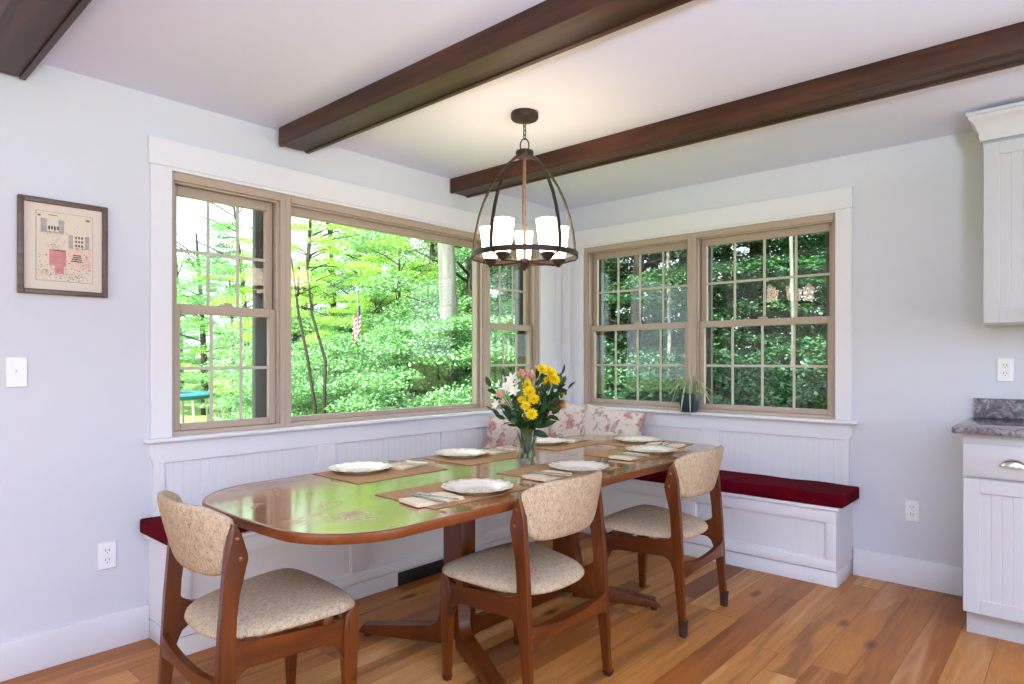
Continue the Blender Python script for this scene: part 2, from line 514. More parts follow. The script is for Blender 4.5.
# walls behind the camera, each with one wide opening for daylight
bm = B()
box(bm, (RX, RY, 0), (RX+WT, -3.9, H)); box(bm, (RX, -.8, 0), (RX+WT, 0, H))
box(bm, (RX, -3.9, 0), (RX+WT, -.8, .2)); box(bm, (RX, -3.9, 2.2), (RX+WT, -.8, H))
struct('wall_right', bm, M['wall'], 'pale grey wall of the kitchen side with a wide opening', 'wall', origin=False)
bm = B()
box(bm, (0, RY-WT, 0), (1.2, RY, H)); box(bm, (5.2, RY-WT, 0), (RX+WT, RY, H))
box(bm, (1.2, RY-WT, 2.2), (5.2, RY, H)); box(bm, (1.2, RY-WT, 0), (5.2, RY, .25))
struct('wall_front', bm, M['wall'], 'pale grey wall behind the viewer with a wide opening', 'wall', origin=False)
# unseen upper storey block, added and sized to shade the back garden trees
bm = B(); box(bm, (-.4, RY-.5, H+.14), (RX+.5, .4, 5.7))
struct('shade_block', bm, M['trim'], 'added unseen white block above the ceiling, shading the back garden', 'wall', origin=False)

# baseboards
def baseboard(name, a, b, label):
    bm = B(); box(bm, a, b, .003)
    struct(name, bm, M['trim'], label, 'baseboard')
baseboard('baseboard_left', (0, RY, 0), (.016, -3.034, .15), 'white baseboard under the framed picture')
baseboard('baseboard_back', (2.122, -.016, 0), (2.73, 0, .15), 'white baseboard between red bench and cabinet')

# ------------------------------------------------------------------ windows
def W(wall, s, d, z):            # s along the wall, d outward, z up
    return (-d, s, z) if wall == 'A' else (s, d, z)
def wb(bm, wall, s0, s1, d0, d1, z0, z1, bev=.002, mat=0):
    return box(bm, W(wall, s0, d0, z0), W(wall, s1, d1, z1), bev, mat, 1)

def window(n, wall, s0, s1, z0, z1, cols, label, picture=False, fl=.03, fr=.03):
    mid = W(wall, (s0+s1)/2, .06, z0)
    w = thing('window_%d' % n, label, 'window', mid, kind='structure')
    bm = B()
    ft, fb = .04, .02
    wb(bm, wall, s0, s0+fl, .0, .12, z0, z1); wb(bm, wall, s1-fr, s1, .0, .12, z0, z1)
    wb(bm, wall, s0+fl, s1-fr, .0, .12, z1-ft, z1); wb(bm, wall, s0+fl, s1-fr, .0, .14, z0, z0+fb)
    # inner stops give the frame its stepped look
    wb(bm, wall, s0+fl, s0+fl+.010, .012, .03, z0+fb, z1-ft); wb(bm, wall, s1-fr-.010, s1-fr, .012, .03, z0+fb, z1-ft)
    wb(bm, wall, s0+fl, s1-fr, .012, .03, z1-ft-.010, z1-ft)
    obj('window_frame', bm, M['tan'], w, True)
    if not picture:
        bm = B()
        wb(bm, wall, s1-fr-.074, s1-.002, .121, .158, z0+.02, z1-.02); wb(bm, wall, s0+.002, s0+fl+.05, .121, .158, z0+.02, z1-.02)
        obj('exterior_jamb', bm, M['darktrim'], w, True)
    def sash(a0, a1, d0, d1, b0, b1, stile, rb, rt, c, r, lock):
        bm = B()
        wb(bm, wall, a0, a0+stile, d0, d1, b0, b1, .003); wb(bm, wall, a1-stile, a1, d0, d1, b0, b1, .003)
        wb(bm, wall, a0+stile, a1-stile, d0, d1, b0, b0+rb, .003); wb(bm, wall, a0+stile, a1-stile, d0, d1, b1-rt, b1, .003)
        so = obj('sash', bm, M['tan'], w, True)
        dm = (d0+d1)/2
        bm = B(); wb(bm, wall, a0+stile-.004, a1-stile+.004, dm-.003, dm+.003, b0+rb-.004, b1-rt+.004, 0)
        bmesh.ops.translate(bm, vec=-Vector(w.location), verts=bm.verts)
        obj('glass_pane', bm, M['pane'], so)
        if c:
            bm = B(); g0, g1, h0, h1 = a0+stile, a1-stile, b0+rb, b1-rt
            for k in range(1, c):
                s = g0+(g1-g0)*k/c
                wb(bm, wall, s-.008, s+.008, dm-.010, dm-.0032, h0, h1, .002)
            for k in range(1, r):
                z = h0+(h1-h0)*k/r
                wb(bm, wall, g0, g1, dm-.009, dm-.0034, z-.008, z+.008, .002)
            bmesh.ops.translate(bm, vec=-Vector(w.location), verts=bm.verts)
            obj('muntin_grid', bm, M['muntin'], so)
        if lock:
            bm = B(); s = (a0+a1)/2
            wb(bm, wall, s-.03, s+.03, d0+.004, d0+.024, b1, b1+.012, .003)
            wb(bm, wall, s-.008, s+.022, d0+.008, d0+.02, b1+.012, b1+.02, .003)
            bmesh.ops.translate(bm, vec=-Vector(w.location), verts=bm.verts)
            obj('sash_lock', bm, M['tan'], so)
    i0, i1 = s0+fl, s1-fr
    if picture:
        sash(i0, i1, .05, .085, z0+fb, z1-ft, .022, .028, .05, 0, 0, False)
    else:
        zm = 1.48
        sash(i0, i1, .035, .066, z0+fb, zm+.022, .042, .034, .044, cols, 2, True)
        sash(i0+.004, i1-.004, .072, .102, zm-.02, z1-ft, .038, .04, .05, cols, 2, False)
    return w

window(1, 'A', AY0, -2.372, AZ0, AZ1, 3, 'narrow six-over-six sash window beside the wide pane, farthest from the corner', fl=.014)
window(2, 'A', -2.372, -.853, AZ0, AZ1, 0, 'wide single-pane picture window looking on sunlit trees', True)
window(3, 'A', -.853, AY1, AZ0, AZ1, 3, 'narrow sash window behind the chandelier and flowers, next to the corner')
window(4, 'B', BX0, 1.118, AZ0, AZ1, 4, 'eight-over-eight sash window next to the room corner')
window(5, 'B', 1.118, BX1, AZ0, AZ1, 4, 'eight-over-eight sash window showing the reflected lamp shades', fr=.016)

# casings, stools, wainscot ----------------------------------------------------
tn = [0]
def trim(bm, label, cat='trim', m=None):
    tn[0] += 1
    return struct('trim_%d' % tn[0], bm, m or M['trim'], label, cat, smooth=12)
bm = B(); box(bm, (0, -3.038, 2.118), (.026, 0, 2.238), .002); box(bm, (0, -2.94, 2.104), (.02, -.283, 2.118), .001)
trim(bm, 'white header board over the wide three-part window')
bm = B(); box(bm, (0, -.026, 2.118), (2.122, -.0, 2.240), .002); box(bm, (.22, -.02, 2.104), (2.03, 0, 2.118), .001)
trim(bm, 'white header board over the two sash windows')
bm = B(); box(bm, (0, -3.029, .887), (.02, AY0, 2.118), .002)
trim(bm, 'white casing board left of the narrow sash window')
bm = B(); box(bm, (0, AY1, .887), (.02, -.195, 2.118), .002); box(bm, (0, -.195, .887), (.008, -.0, 2.118), .0)
box(bm, (0, -.09, .887), (.014, -.02, 2.118), .002)
trim(bm, 'white casing boards between chandelier-side window and the corner')
bm = B(); box(bm, (.135, -.02, .887), (BX0, 0, 2.118), .002); box(bm, (.0, -.008, .887), (.135, 0, 2.118), 0)
box(bm, (.02, -.014, .887), (.085, 0, 2.118), .002)
trim(bm, 'white casing boards from the corner to the first sash window of the back wall')
bm = B(); box(bm, (BX1, -.02, .887), (2.117, 0, 2.118), .002)
trim(bm, 'white casing board right of the last sash window')
bm = B(); box(bm, (-.03, -3.055, .868), (.05, 0, .887), .006); box(bm, (-.03, AY0, .86), (0, AY1, .880))
trim(bm, 'white window stool along the wide three-part window', 'window sill')
bm = B(); box(bm, (.0, -.062, .868), (2.150, .03, .887), .006)
trim(bm, 'white window stool holding the potted plant', 'window sill')

def bead_panel(bm, s0, s1, z0, z1, face, step=.042):
    """beadboard: sheet with V-grooves; face(s, d, z) -> xyz, d = outward from panel into room"""
    n = max(2, round((s1-s0)/step)); st = (s1-s0)/n
    prof = [(s0, 0)]
    for k in range(1, n):
        s = s0+k*st
        prof += [(s-.003, 0), (s-.0008, -.0014), (s+.0008, -.0014), (s+.003, 0)]
    prof.append((s1, 0))
    t = B()
    a = [t.verts.new(face(s, d, z0)) for s, d in prof]; b = [t.verts.new(face(s, d, z1)) for s, d in prof]
    for i in range(len(prof)-1): t.faces.new((a[i], a[i+1], b[i+1], b[i]))
    merge(bm, t)

def fA(s, d, z): return (.006+d, s, z)
def fB(s, d, z): return (s, -.006-d, z)
def wains(face, s_list, lo, hi, z0, z1, ztop, label, endx=None):
    bm = B(); T = .018
    def fb(s0, s1, a, b, bev=.002):
        p = face(s0, -.006, a); q = face(s1, T-.006, b); box(bm, p, q, bev, 0, 1)
    fb(lo, hi, ztop, z1)                      # apron / top rail
    fb(lo, hi, z0, z0+.06)
    edges = [lo]
    for a, b in s_list: edges += [a, b]
    edges.append(hi)
    for i in range(0, len(edges), 2):
        if edges[i+1]-edges[i] > .004: fb(edges[i], edges[i+1], z0+.06, ztop)
    for a, b in s_list:
        bead_panel(bm, a, b, z0+.06, ztop, face)
    return bm
bm = wains(fA, [(-2.97, -2.19), (-2.085, -1.298), (-1.193, -.405)], -3.018, -.018, .44, .868, .772, '')
# scrolled bracket under the stool's end
prism(bm, [(-3.018, .868), (-3.034, .868), (-3.034, .82), (-3.031, .80), (-3.022, .785), (-3.018, .765)], 'x', 0, .018)
trim(bm, 'white wainscot with beadboard panels below the wide window', 'wainscot')
bm = wains(fB, [(.42, 1.206), (1.311, 2.061)], 0, 2.103, .44, .868, .772, '')
prism(bm, [(2.103, .868), (2.119, .868), (2.119, .82), (2.116, .80), (2.107, .785), (2.103, .765)], 'y', -.018, 0)
trim(bm, 'white wainscot with beadboard panels below the two sash windows', 'wainscot')

# ------------------------------------------------------------------ ceiling beams
def beam(y0, y1, x0, label):
    t = thing('ceiling_beam', label, 'beam', (x0, (y0+y1)/2, 2.33), group='dark wooden ceiling beams')
    x1 = RX-.02
    zb = 2.333
    for (a, b) in ((y0, y0+.022), (y1-.022, y1)):
        bm = B(); box(bm, (x0, a, zb), (x1, b, H-.001), .003); obj('side_board', bm, M['beam'], t, True)
    bm = B(); box(bm, (x0+.001, y0+.023, zb+.006), (x1, y1-.023, zb+.026), .002); obj('bottom_board', bm, M['beam'], t, True)
    bm = B(); box(bm, (x0+.002, y0+.023, zb+.027), (x0+.024, y1-.023, H-.002), .002); obj('end_board', bm, M['beam'], t, True)
beam(-3.65, -3.485, .03, 'dark brown box beam above the framed picture')
beam(-2.435, -2.265, .045, 'dark brown box beam crossing in front of the chandelier, lit by it')
beam(-1.215, -1.05, .012, 'dark brown box beam behind the chandelier chain')

# ------------------------------------------------------------------ banquette
def bench(wall):
    A = wall == 'A'
    lab = ('white panelled built-in bench under the wide window' if A else 'white panelled built-in bench under the two sash windows')
    t = thing('built_in_bench', lab, 'bench', (.16, -1.5, 0) if A else (1.22, -.16, 0))
    lo, hi = (-3.033, -.001) if A else (.335, 2.118)
    sg = 1 if A else -1
    dzA = .032 if A else 0.0
    def P(s, d, z): return (d, s, z+(dzA if z > .3 else 0)) if A else (s, -d, z)
    bm = B()
    box(bm, P(lo, .001, .09), P(hi, .302, .416)); box(bm, P(lo, .001, 0), P(hi, .317, .081), .002)
    obj('body', bm, M['trim'], t, True)
    # face frame with recessed beadboard panels
    bm = B()
    pan = [(-2.98, -2.19), (-2.085, -1.298), (-1.193, -.42)] if A else [(.42, 1.2), (1.305, 2.066)]
    F0, F1 = .303, .333
    hi2 = -.335 if A else hi
    box(bm, P(lo, F0, .09), P(hi2, F1, .146), .002); box(bm, P(lo, F0, .350), P(hi2, F1, .416), .002)
    ed = [lo]
    for a, b in pan: ed += [a, b]
    ed.append(hi2)
    for i in range(0, len(ed), 2): box(bm, P(ed[i], F0, .146), P(ed[i+1], F1, .350), .002)
    obj('face_frame', bm, M['trim'], t, True)
    for a, b in pan:
        bm = B()
        bead_panel(bm, a, b, .146, .350, lambda s, d, z: P(s, .321+d*.4, z))
        # little ogee around the panel
        for (q0, q1) in ((P(a, .312, .146), P(a+.008, .325, .35)), (P(b-.008, .312, .146), P(b, .325, .35)),
                         (P(a, .312, .146), P(b, .325, .154)), (P(a, .312, .342), P(b, .325, .35))):
            box(bm, q0, q1, .002)
        obj('front_panel', bm, M['trim'], t, True, smooth=12)
    bm = B()
    if A: box(bm, (.019, lo-.028, .416+dzA), (.350, -.019, .442+dzA), .01, 0, 3)
    else: box(bm, (.351, -.350, .416), (hi+.018, -.019, .442), .01, 0, 3)
    obj('seat_board', bm, M['trim'], t, True)
    return t
bench('A'); bench('B')

def cushion(a, b, label):
    bm = B()
    box(bm, a, b, .010, 0, 3)
    bmesh.ops.subdivide_edges(bm, edges=[e for e in bm.edges if e.calc_length() > .25], cuts=24, use_grid_fill=True)
    for v in bm.verts:
        if v.co.z > .49:
            v.co.z += .003*math.sin(v.co.x*17+v.co.y*5)*math.cos(v.co.y*13-v.co.x*3)
    o = obj('bench_cushion', bm, M['velvet'])
    return tag(o, label, 'cushion')
cushion((.021, -3.078, .478), (.357, -.02, .540), 'dark red bench cushion under the wide window, its end showing behind the left chair')
cushion((.361, -.358, .443), (2.160, -.021, .516), 'dark red bench cushion along the back wall, by the low wall outlet')

# vent in the bench toe board
t = thing('floor_vent', 'black air vent grille in the base of the window bench', 'vent', (.318, -1.55, 0))
bm = B()
box(bm, (.3173, -1.886, .001), (.321, -1.48, .074), .001)
obj('grille_frame', bm, M['black'], t, True)
for k in range(4):
    bm = B(); z = .014+k*.015; box(bm, (.3215, -1.87, z), (.325, -1.50, z+.006), .001); obj('louver', bm, M['black'], t, True)

# ------------------------------------------------------------------ dining table
TX0, TX1, TY0, TY1, TZ = .578, 1.592, -3.105, -.48, .735
t = thing('dining_table', 'long teak dining table with rounded corners and a worn glossy top', 'table', ((TX0+TX1)/2, (TY0+TY1)/2, 0))
tcx, tcy = t.location.x, t.location.y
bm = B()
prism(bm, rrect(TX0+.006, TY0+.006, TX1-.006, TY1-.006, (.134, .194, .264, .244), 14, .018), 'z', TZ-.022, TZ, .001)
obj('tabletop', bm, M['top'], t, True)
# solid edge band: ring with rounded outer face
def ring_band(bm, outer, z0, z1, w):
    cx = sum(p[0] for p in outer)/len(outer); cy = sum(p[1] for p in outer)/len(outer)
    n = len(outer); tt = B(); rows = []
    nor = []
    for i in range(n):
        p, q = outer[i-1], outer[(i+1) % n]
        d = Vector((q[0]-p[0], q[1]-p[1])); d.normalize(); nor.append(Vector((d.y, -d.x)))
    prof = [(w, z1), (.004, z1), (.001, z1-.002), (0, z1-.007), (0, z0+.008), (.003, z0+.002), (.009, z0), (w, z0)]
    for (o_, z) in prof:
        rows.append([tt.verts.new((outer[i][0]-nor[i].x*o_, outer[i][1]-nor[i].y*o_, z)) for i in range(n)])
    for a, b in zip(rows, rows[1:]+rows[:1]):
        for i in range(n): tt.faces.new((a[i], a[(i+1) % n], b[(i+1) % n], b[i]))
    merge(bm, tt)
bm = B(); ring_band(bm, rrect(TX0, TY0, TX1, TY1, (.14, .20, .27, .25), 14, .018), TZ-.032, TZ+.0004, .013)
obj('edge_band', bm, M['edge'], t, True)
for sx in (-.26, .26):
    bm = B(); box(bm, (tcx+sx-.02, TY0+.12, TZ-.075), (tcx+sx+.02, TY1-.12, TZ-.0235), .004); obj('slide_rail', bm, M['teak_y'], t, True)
for yy in (-2.45, -1.2):
    bm = B(); box(bm, (tcx-.33, yy-.03, TZ-.095), (tcx+.33, yy+.03, TZ-.0755), .004); obj('cross_rail', bm, M['teak_x'], t, True)
PX = 1.12
for py, sg in ((-2.185, -1), (-1.425, 1)):
    bm = B(); box(bm, (PX-.058, py-.042, .055), (PX+.058, py+.042, TZ-.0955), .006)
    obj('pedestal', bm, M['teak_z'], t, True)
    for sx in (-1, 1):
        # splayed foot: upright leg part that bends out into a low tapering arm
        dirv = Vector((sx*.92, sg*.40, 0)).normalized()
        L = .44
        prof = [(0.0, .28), (.035, .28), (.040, .15), (.050, .112), (.08, .092), (L-.02, .056), (L+.01, .018), (L-.055, .018), (L-.06, .024), (.10, .024), (.0, .024)]
        bm = B()
        base = Vector((PX+sx*.03, py+sg*.02, 0)); side = Vector((-dirv.y, dirv.x, 0))
        def fn(c, base=base, dirv=dirv, side=side):
            p = base+dirv*c.x+side*c.y; return (p.x, p.y, c.z)
        prism(bm, prof, 'y', -.027, .027, .006, 0, fn)
        ft = obj('foot', bm, M['teak_y'], t, True)
        g = base+dirv*(L-.03)
        bm = B(); lathe(bm, [(0, .0), (.016, .0), (.016, .0175), (0, .0175)], 16, (g.x, g.y, 0))
        bmesh.ops.translate(bm, vec=-Vector(t.location), verts=bm.verts)
        obj('glide', bm, M['cap'], ft)
bm = B()
y0, y1 = -2.142, -1.468
pr = [(y0, .04), (y1, .04), (y1, .20), (y1-.012, .15), (y1-.04, .12), (y1-.09, .105), (y0+.09, .105), (y0+.04, .12), (y0+.012, .15), (y0, .20)]
prism(bm, pr, 'x', PX-.016, PX+.016, .004); obj('stretcher', bm, M['teak_y'], t, True)

# ------------------------------------------------------------------ chairs
def lx(y): return .250 - .028*y/.45
def make_chair(label, capz):
    t = thing('dining_chair', label, 'chair', group='teak dining chairs with oatmeal tweed seats')
    for s in (-1, 1):
        TH = .024
        def shear(c, s=s):
            y = min(max(c.y, 0), .46)
            return (s*(lx(y)-TH/2) + c.x - (s*.006*c.z/.75), c.y + 0, c.z)
        # rear upright: straight raked back edge, bulge forward where the backrest is screwed on
        back = [(-.012, 0), (.0, .14), (.006, .30), (.014, .45), (.026, .60), (.036, .70), (.045, .752)]
        front = [(.052, .766), (.066, .762), (.079, .735), (.100, .672), (.101, .655), (.089, .62), (.073, .56), (.065, .50), (.062, .44), (.058, .34), (.046, .25), (.034, .15), (.023, .0)]
        bm = B(); prism(bm, back+front, 'x', -TH/2, TH/2, .006, 0, shear)
        leg = obj('rear_leg', bm, M['teak_z'], t)
        for (yy, zz) in ((.066, .722), (.076, .664)):
            bm = B()
            prof = [(0, -.001), (.0075, -.001), (.007, .002), (.004, .0045), (0, .005)]
            tt = B(); lathe(tt, prof, 12)
            bmesh.ops.rotate(tt, cent=(0, 0, 0), matrix=Matrix.Rotation(s*PI/2, 3, 'Y'), verts=tt.verts)
            xx = s*(lx(.05))-s*.006
            bmesh.ops.translate(tt, vec=(xx, yy, zz), verts=tt.verts)
            merge(bm, tt)
            obj('screw_plug', bm, M['edge'], leg)
        # side rail with curved shoulders
        top = []; bot = []
        def zt(y): return .418 - .036*(y-.05)/.36
        def zb_(y): return .345 - .030*(y-.05)/.36
        for k in range(21):
            y = .046+(.425-.046)*k/20
            a = max(0, 1-(y-.046)/.05); b = max(0, 1-(.425-y)/.055)
            up = .06*(1-math.sqrt(max(0, 1-a*a)))
            dn = .085*(1-math.sqrt(max(0, 1-a*a))) + .07*(1-math.sqrt(max(0, 1-b*b)))
            top.append((y, zt(y)+up)); bot.append((y, zb_(y)-dn))
        bm = B(); prism(bm, top+bot[::-1], 'x', -.0105, .0105, .004, 0, shear)
        obj('side_rail', bm, M['teak_y'], t)
        # front leg, pointed top
        fo = [(.464, 0), (.472, .20), (.477, .36), (.474, .405), (.466, .426), (.430, .398), (.421, .33), (.424, .24), (.431, .12), (.436, 0)]
        bm = B(); prism(bm, fo, 'x', -.0145, .0145, .006, 0, shear)
        obj('front_leg', bm, M['teak_z'], t)
        if capz:
            for (yc, hw) in ((.004, .0175), (.450, .0155)):
                bm = B(); xc = s*(lx(max(yc, 0))-TH/2)
                tt = B(); lathe(tt, [(0, -.0), (hw*.86, 0), (hw*.92, capz-.008), (hw*1.08, capz-.006), (hw*1.08, capz), (hw*.7, capz), (0, capz)], 16, sq=5)
                bmesh.ops.translate(tt, vec=(xc, yc, 0), verts=tt.verts); merge(bm, tt)
                obj('leg_cap', bm, M['cap'], t)
    # rear stretcher between the uprights: flared ends, slim middle
    bm = B(); up = []; lo = []
    for k in range(25):
        u = -1+2*k/24; x = u*.226
        up.append((x, .300+.030*abs(u)**2.2)); lo.append((x, .262-.012*abs(u)**4))
    prism(bm, up+lo[::-1], 'y', .004, .026, .005); obj('rear_stretcher', bm, M['teak_x'], t)
    bm = B(); box(bm, (-.212, .405, .325), (.212, .427, .385), .005); obj('front_rail', bm, M['teak_x'], t)
    for yy, z1 in ((.12, .4125), (.36, .4125)):
        bm = B(); box(bm, (-.235, yy-.018, .385), (.235, yy+.018, z1), .004); obj('seat_bearer', bm, M['teak_x'], t)
    # seat: D-shaped upholstered pad
    out = []
    ctrl = [(0, .024), (.085, .030), (.155, .06), (.20, .118), (.226, .20), (.242, .30), (.252, .385), (.248, .43), (.225, .462), (.17, .476), (.09, .483), (0, .485)]
    def cr(p0, p1, p2, p3, u):
        return tuple(.5*((2*p1[i]) + (-p0[i]+p2[i])*u + (2*p0[i]-5*p1[i]+4*p2[i]-p3[i])*u*u + (-p0[i]+3*p1[i]-3*p2[i]+p3[i])*u**3) for i in range(2))
    ext = [(-ctrl[1][0], ctrl[1][1])]+ctrl+[(-ctrl[-2][0], ctrl[-2][1])]
    half = []
    for i in range(1, len(ext)-2):
        for k in range(4): half.append(cr(ext[i-1], ext[i], ext[i+1], ext[i+2], k/4))
    half.append(ctrl[-1])
    out = half + [(-x, y) for x, y in half[-2:0:-1]]
    cy = .27; tt = B(); rings = []
    def zoff(y): return .010*(y-.25)/.25
    lev = [(.25, .456), (.5, .455), (.72, .452), (.88, .446), (.955, .438), (.99, .428), (1, .419), (.985, .413), (.94, .4105), (.5, .4105)]
    c0 = tt.verts.new((0, cy, .456)); c1 = tt.verts.new((0, cy, .4105))
    for f, z in lev:
        rings.append([tt.verts.new((x*f, cy+(y-cy)*f, z+zoff(cy+(y-cy)*f))) for x, y in out])
    n = len(out)
    for a, b in zip(rings, rings[1:]):
        for k in range(n): tt.faces.new((a[k], a[(k+1) % n], b[(k+1) % n], b[k]))
    for k in range(n):
        tt.faces.new((c0, rings[0][(k+1) % n], rings[0][k])); tt.faces.new((c1, rings[-1][k], rings[-1][(k+1) % n]))
    bm = B(); merge(bm, tt); obj('seat', bm, M['tweed'], t, smooth=70)
    # backrest: curved padded band between the uprights
    tt = B(); N = 32; rings = []; HW = .226
    for i in range(N+1):
        u = -1+2*i/N
        x = u*HW
        yb = .062 - .082*(1-abs(u)**2.3)
        dydx = .082*2.3*abs(u)**1.3*(1 if u > 0 else -1)/HW
        nv = Vector((-dydx, 1)).normalized()
        lowr = .600 + .052*max(0, (abs(u)-.55)/.45)**2.4
        topz = .822 - .006*abs(u)**2 - .034*max(0, (abs(u)-.6)/.4)**2.2
        thick = .034 if abs(u) < .97 else .026
        hh = (topz-lowr)/2; zc = (topz+lowr)/2
        ring = []
        for k in range(20):
            a = 2*PI*k/20
            ca, sa = math.cos(a), math.sin(a)
            q = 2/3.6
            dd = thick/2*math.copysign(abs(ca)**q, ca); zz = hh*math.copysign(abs(sa)**q, sa)
            tilt = -.27*zz*(1-.45*abs(u)**3)
            ring.append(tt.verts.new((x+nv.x*dd, yb+nv.y*dd+tilt, zc+zz)))
        rings.append(ring)
    for a, b in zip(rings, rings[1:]):
        for k in range(20): tt.faces.new((a[k], a[(k+1) % 20], b[(k+1) % 20], b[k]))
    tt.faces.new(rings[0][::-1]); tt.faces.new(rings[-1])
    bm = B(); merge(bm, tt); obj('backrest', bm, M['tweed'], t, smooth=60)
    return t
c1 = make_chair('teak chair with oatmeal tweed seat at the worn glossy end of the table', .07)
c1.location = (1.06, -3.292, 0); c1.rotation_euler.z = R(-3)
c2 = make_chair('teak chair with oatmeal tweed seat in front of the table, between the two others', .018)
c2.location = (1.728, -2.19, 0); c2.rotation_euler.z = R(90)
c3 = copy_tree(c1)
c3['label'] = 'teak chair with oatmeal tweed seat and dark leg caps beside the red back-wall cushion'
c3.location = (1.778, -1.195, 0); c3.rotation_euler.z = R(92)

# ------------------------------------------------------------------ place settings
def plate_mesh():
    bm = B()
    def sc_(a, i):
        k = 1 if i in (5, 6, 7) else .0
        return 1+.016*k*math.cos(16*a), .0015*k*math.cos(16*a)
    lathe(bm, [(0, .003), (.07, .003), (.084, .005), (.095, .012), (.118, .0165), (.136, .021), (.1385, .0205), (.136, .018), (.118, .0125), (.098, .007), (.088, .0), (.075, .0), (.073, .0015), (0, .0015)], 96, scallop=sc_)
    return bm
settings = {
 'A': ((.685, -2.385), 0, 'on the window side, nearest the worn glossy table end'),
 'B': ((.695, -1.765), 0, 'on the window side, second from the worn table end'),
 'D': ((.70, -1.09), 0, 'on the window side, just behind the flower vase'),
 'C': ((1.385, -2.34), PI, 'on the worn table corner, left of the middle chair'),
 'E': ((1.40, -1.70), PI, 'above the middle chair, in front of the flower vase'),
 'G': ((1.37, -.99), PI, 'at the chair beside the red back-wall cushion'),
 'F': ((1.08, -.655), PI/2*3, 'at the far table end, by the back wall'),
}
def fold_napkin():
    bm = B()
    z = 0
    for k, (w, l) in enumerate(((.125, .20), (.122, .197), (.118, .193))):
        box(bm, (-w/2, -l/2, z), (w/2+.004*k, l/2, z+.0033), .0015, 0, 2); z += .0031
    bmesh.ops.subdivide_edges(bm, edges=[e for e in bm.edges if e.calc_length() > .08], cuts=6, use_grid_fill=True)
    for v in bm.verts:
        v.co.z += (.0016*math.sin(v.co.x*60+1)*math.sin(v.co.y*38) + .0016) * (v.co.z/.0095)
    return bm
def fork_mesh():
    bm = B()
    box(bm, (-.0035, -.095, 0), (.0035, .02, .0022), .001)
    prism(bm, [(-.0035, .02), (.0035, .02), (.011, .042), (.011, .055), (-.011, .055), (-.011, .042)], 'z', .0002, .0024, .0005)
    for x in (-.009, -.003, .003, .009): box(bm, (x-.0015, .054, .0004), (x+.0015, .096, .002), .0005)
    prism(bm, [(-.0055, -.1), (.0055, -.1), (.0075, -.085), (.0035, -.05), (-.0035, -.05), (-.0075, -.085)], 'z', 0, .0026, .0006)
    return bm
def knife_mesh():
    bm = B()
    prism(bm, [(-.006, -.11), (.006, -.11), (.0068, -.08), (.0045, -.01), (-.0045, -.01), (-.0068, -.08)], 'z', 0, .005, .0015)
    prism(bm, [(-.005, -.012), (.005, -.012), (.009, .0), (.0095, .07), (.006, .098), (-.002, .108), (-.005, .07)], 'z', .001, .0026, .0004)
    return bm
protos = {}
def place(kind, mk, mat, loc, rz, label, cat, group):
    if kind not in protos:
        o = obj(kind, mk(), mat, origin=False, smooth=35); protos[kind] = o
    else:
        o = protos[kind].copy(); COL.objects.link(o)
    o.location = loc; o.rotation_euler = (0, 0, rz)
    tag(o, label, cat, group)
    return o
def mat_mesh():
    bm = B(); box(bm, (-.172, -.245, 0), (.172, .245, .0022), .0008); return bm
for key, ((px, py), rot, where) in settings.items():
    jx = rnd.uniform(-.02, .02)
    c, s = math.cos(rot), math.sin(rot)
    def L(a, b): return (px+a*c-b*s, py+a*s+b*c)
    mx = L(.075 if key in 'ABD' else .06, .065)
    if key == 'F': mx = L(.04, .06)
    z = TZ+.0006
    place('placemat', mat_mesh, M['mat'], (mx[0], mx[1], z), rot+rnd.uniform(-.02, .02), 'tan woven placemat '+where, 'placemat', 'woven placemats')
    place('dinner_plate', plate_mesh, M['plate'], (px, py, z+.0024), rot+rnd.uniform(0, 1), 'white scalloped dinner plate '+where, 'plate', 'white scalloped plates')
    n = L(.045, .215)
    if key in 'CEG': n = L(-.005, .235)
    nr = rot+{'A': .25, 'B': .1, 'D': .2, 'C': -.12, 'E': .05, 'G': .03, 'F': .1}[key]
    place('napkin', fold_napkin, M['napkin'], (n[0], n[1], z+.0024), nr, 'folded beige linen napkin '+where, 'napkin', 'beige folded napkins')
    def Q(a, b): return (n[0]+a*math.cos(nr)-b*math.sin(nr), n[1]+a*math.sin(nr)+b*math.cos(nr))
    f = Q(-.0, -.02)
    zc = z+.0024+.0130
    place('fork', fork_mesh, M['steel'], (f[0], f[1], zc), nr-PI/2+.25, 'steel fork lying on the napkin '+where, 'fork', 'steel forks')
    f = Q(.0, .028)
    place('table_knife', knife_mesh, M['steel'], (f[0], f[1], zc), nr-PI/2+.1, 'steel knife lying on the napkin '+where, 'knife', 'steel knives')

# ------------------------------------------------------------------ vase and bouquet
VX, VY = 1.088, -1.70
VZ = TZ+.0006
vt = thing('flower_vase', 'clear glass vase of cut flowers on the table', 'vase', (VX, VY, VZ))
bm = B()
lathe(bm, [(0, 0), (.047, 0), (.050, .003), (.050, .02), (.048, .04), (.046, .08), (.050, .14), (.056, .166), (.0575, .168), (.054, .166), (.048, .14), (.0435, .08), (.045, .04), (.046, .018), (.040, .013), (0, .012)], 40)
obj('glass_body', bm, M['vaseglass'], vt)
bm = B()
lathe(bm, [(0, .0135), (.039, .0145), (.0445, .02), (.0432, .045), (.042, .08), (.0445, .115), (0, .115)], 40)
obj('water', bm, M['water'], vt)

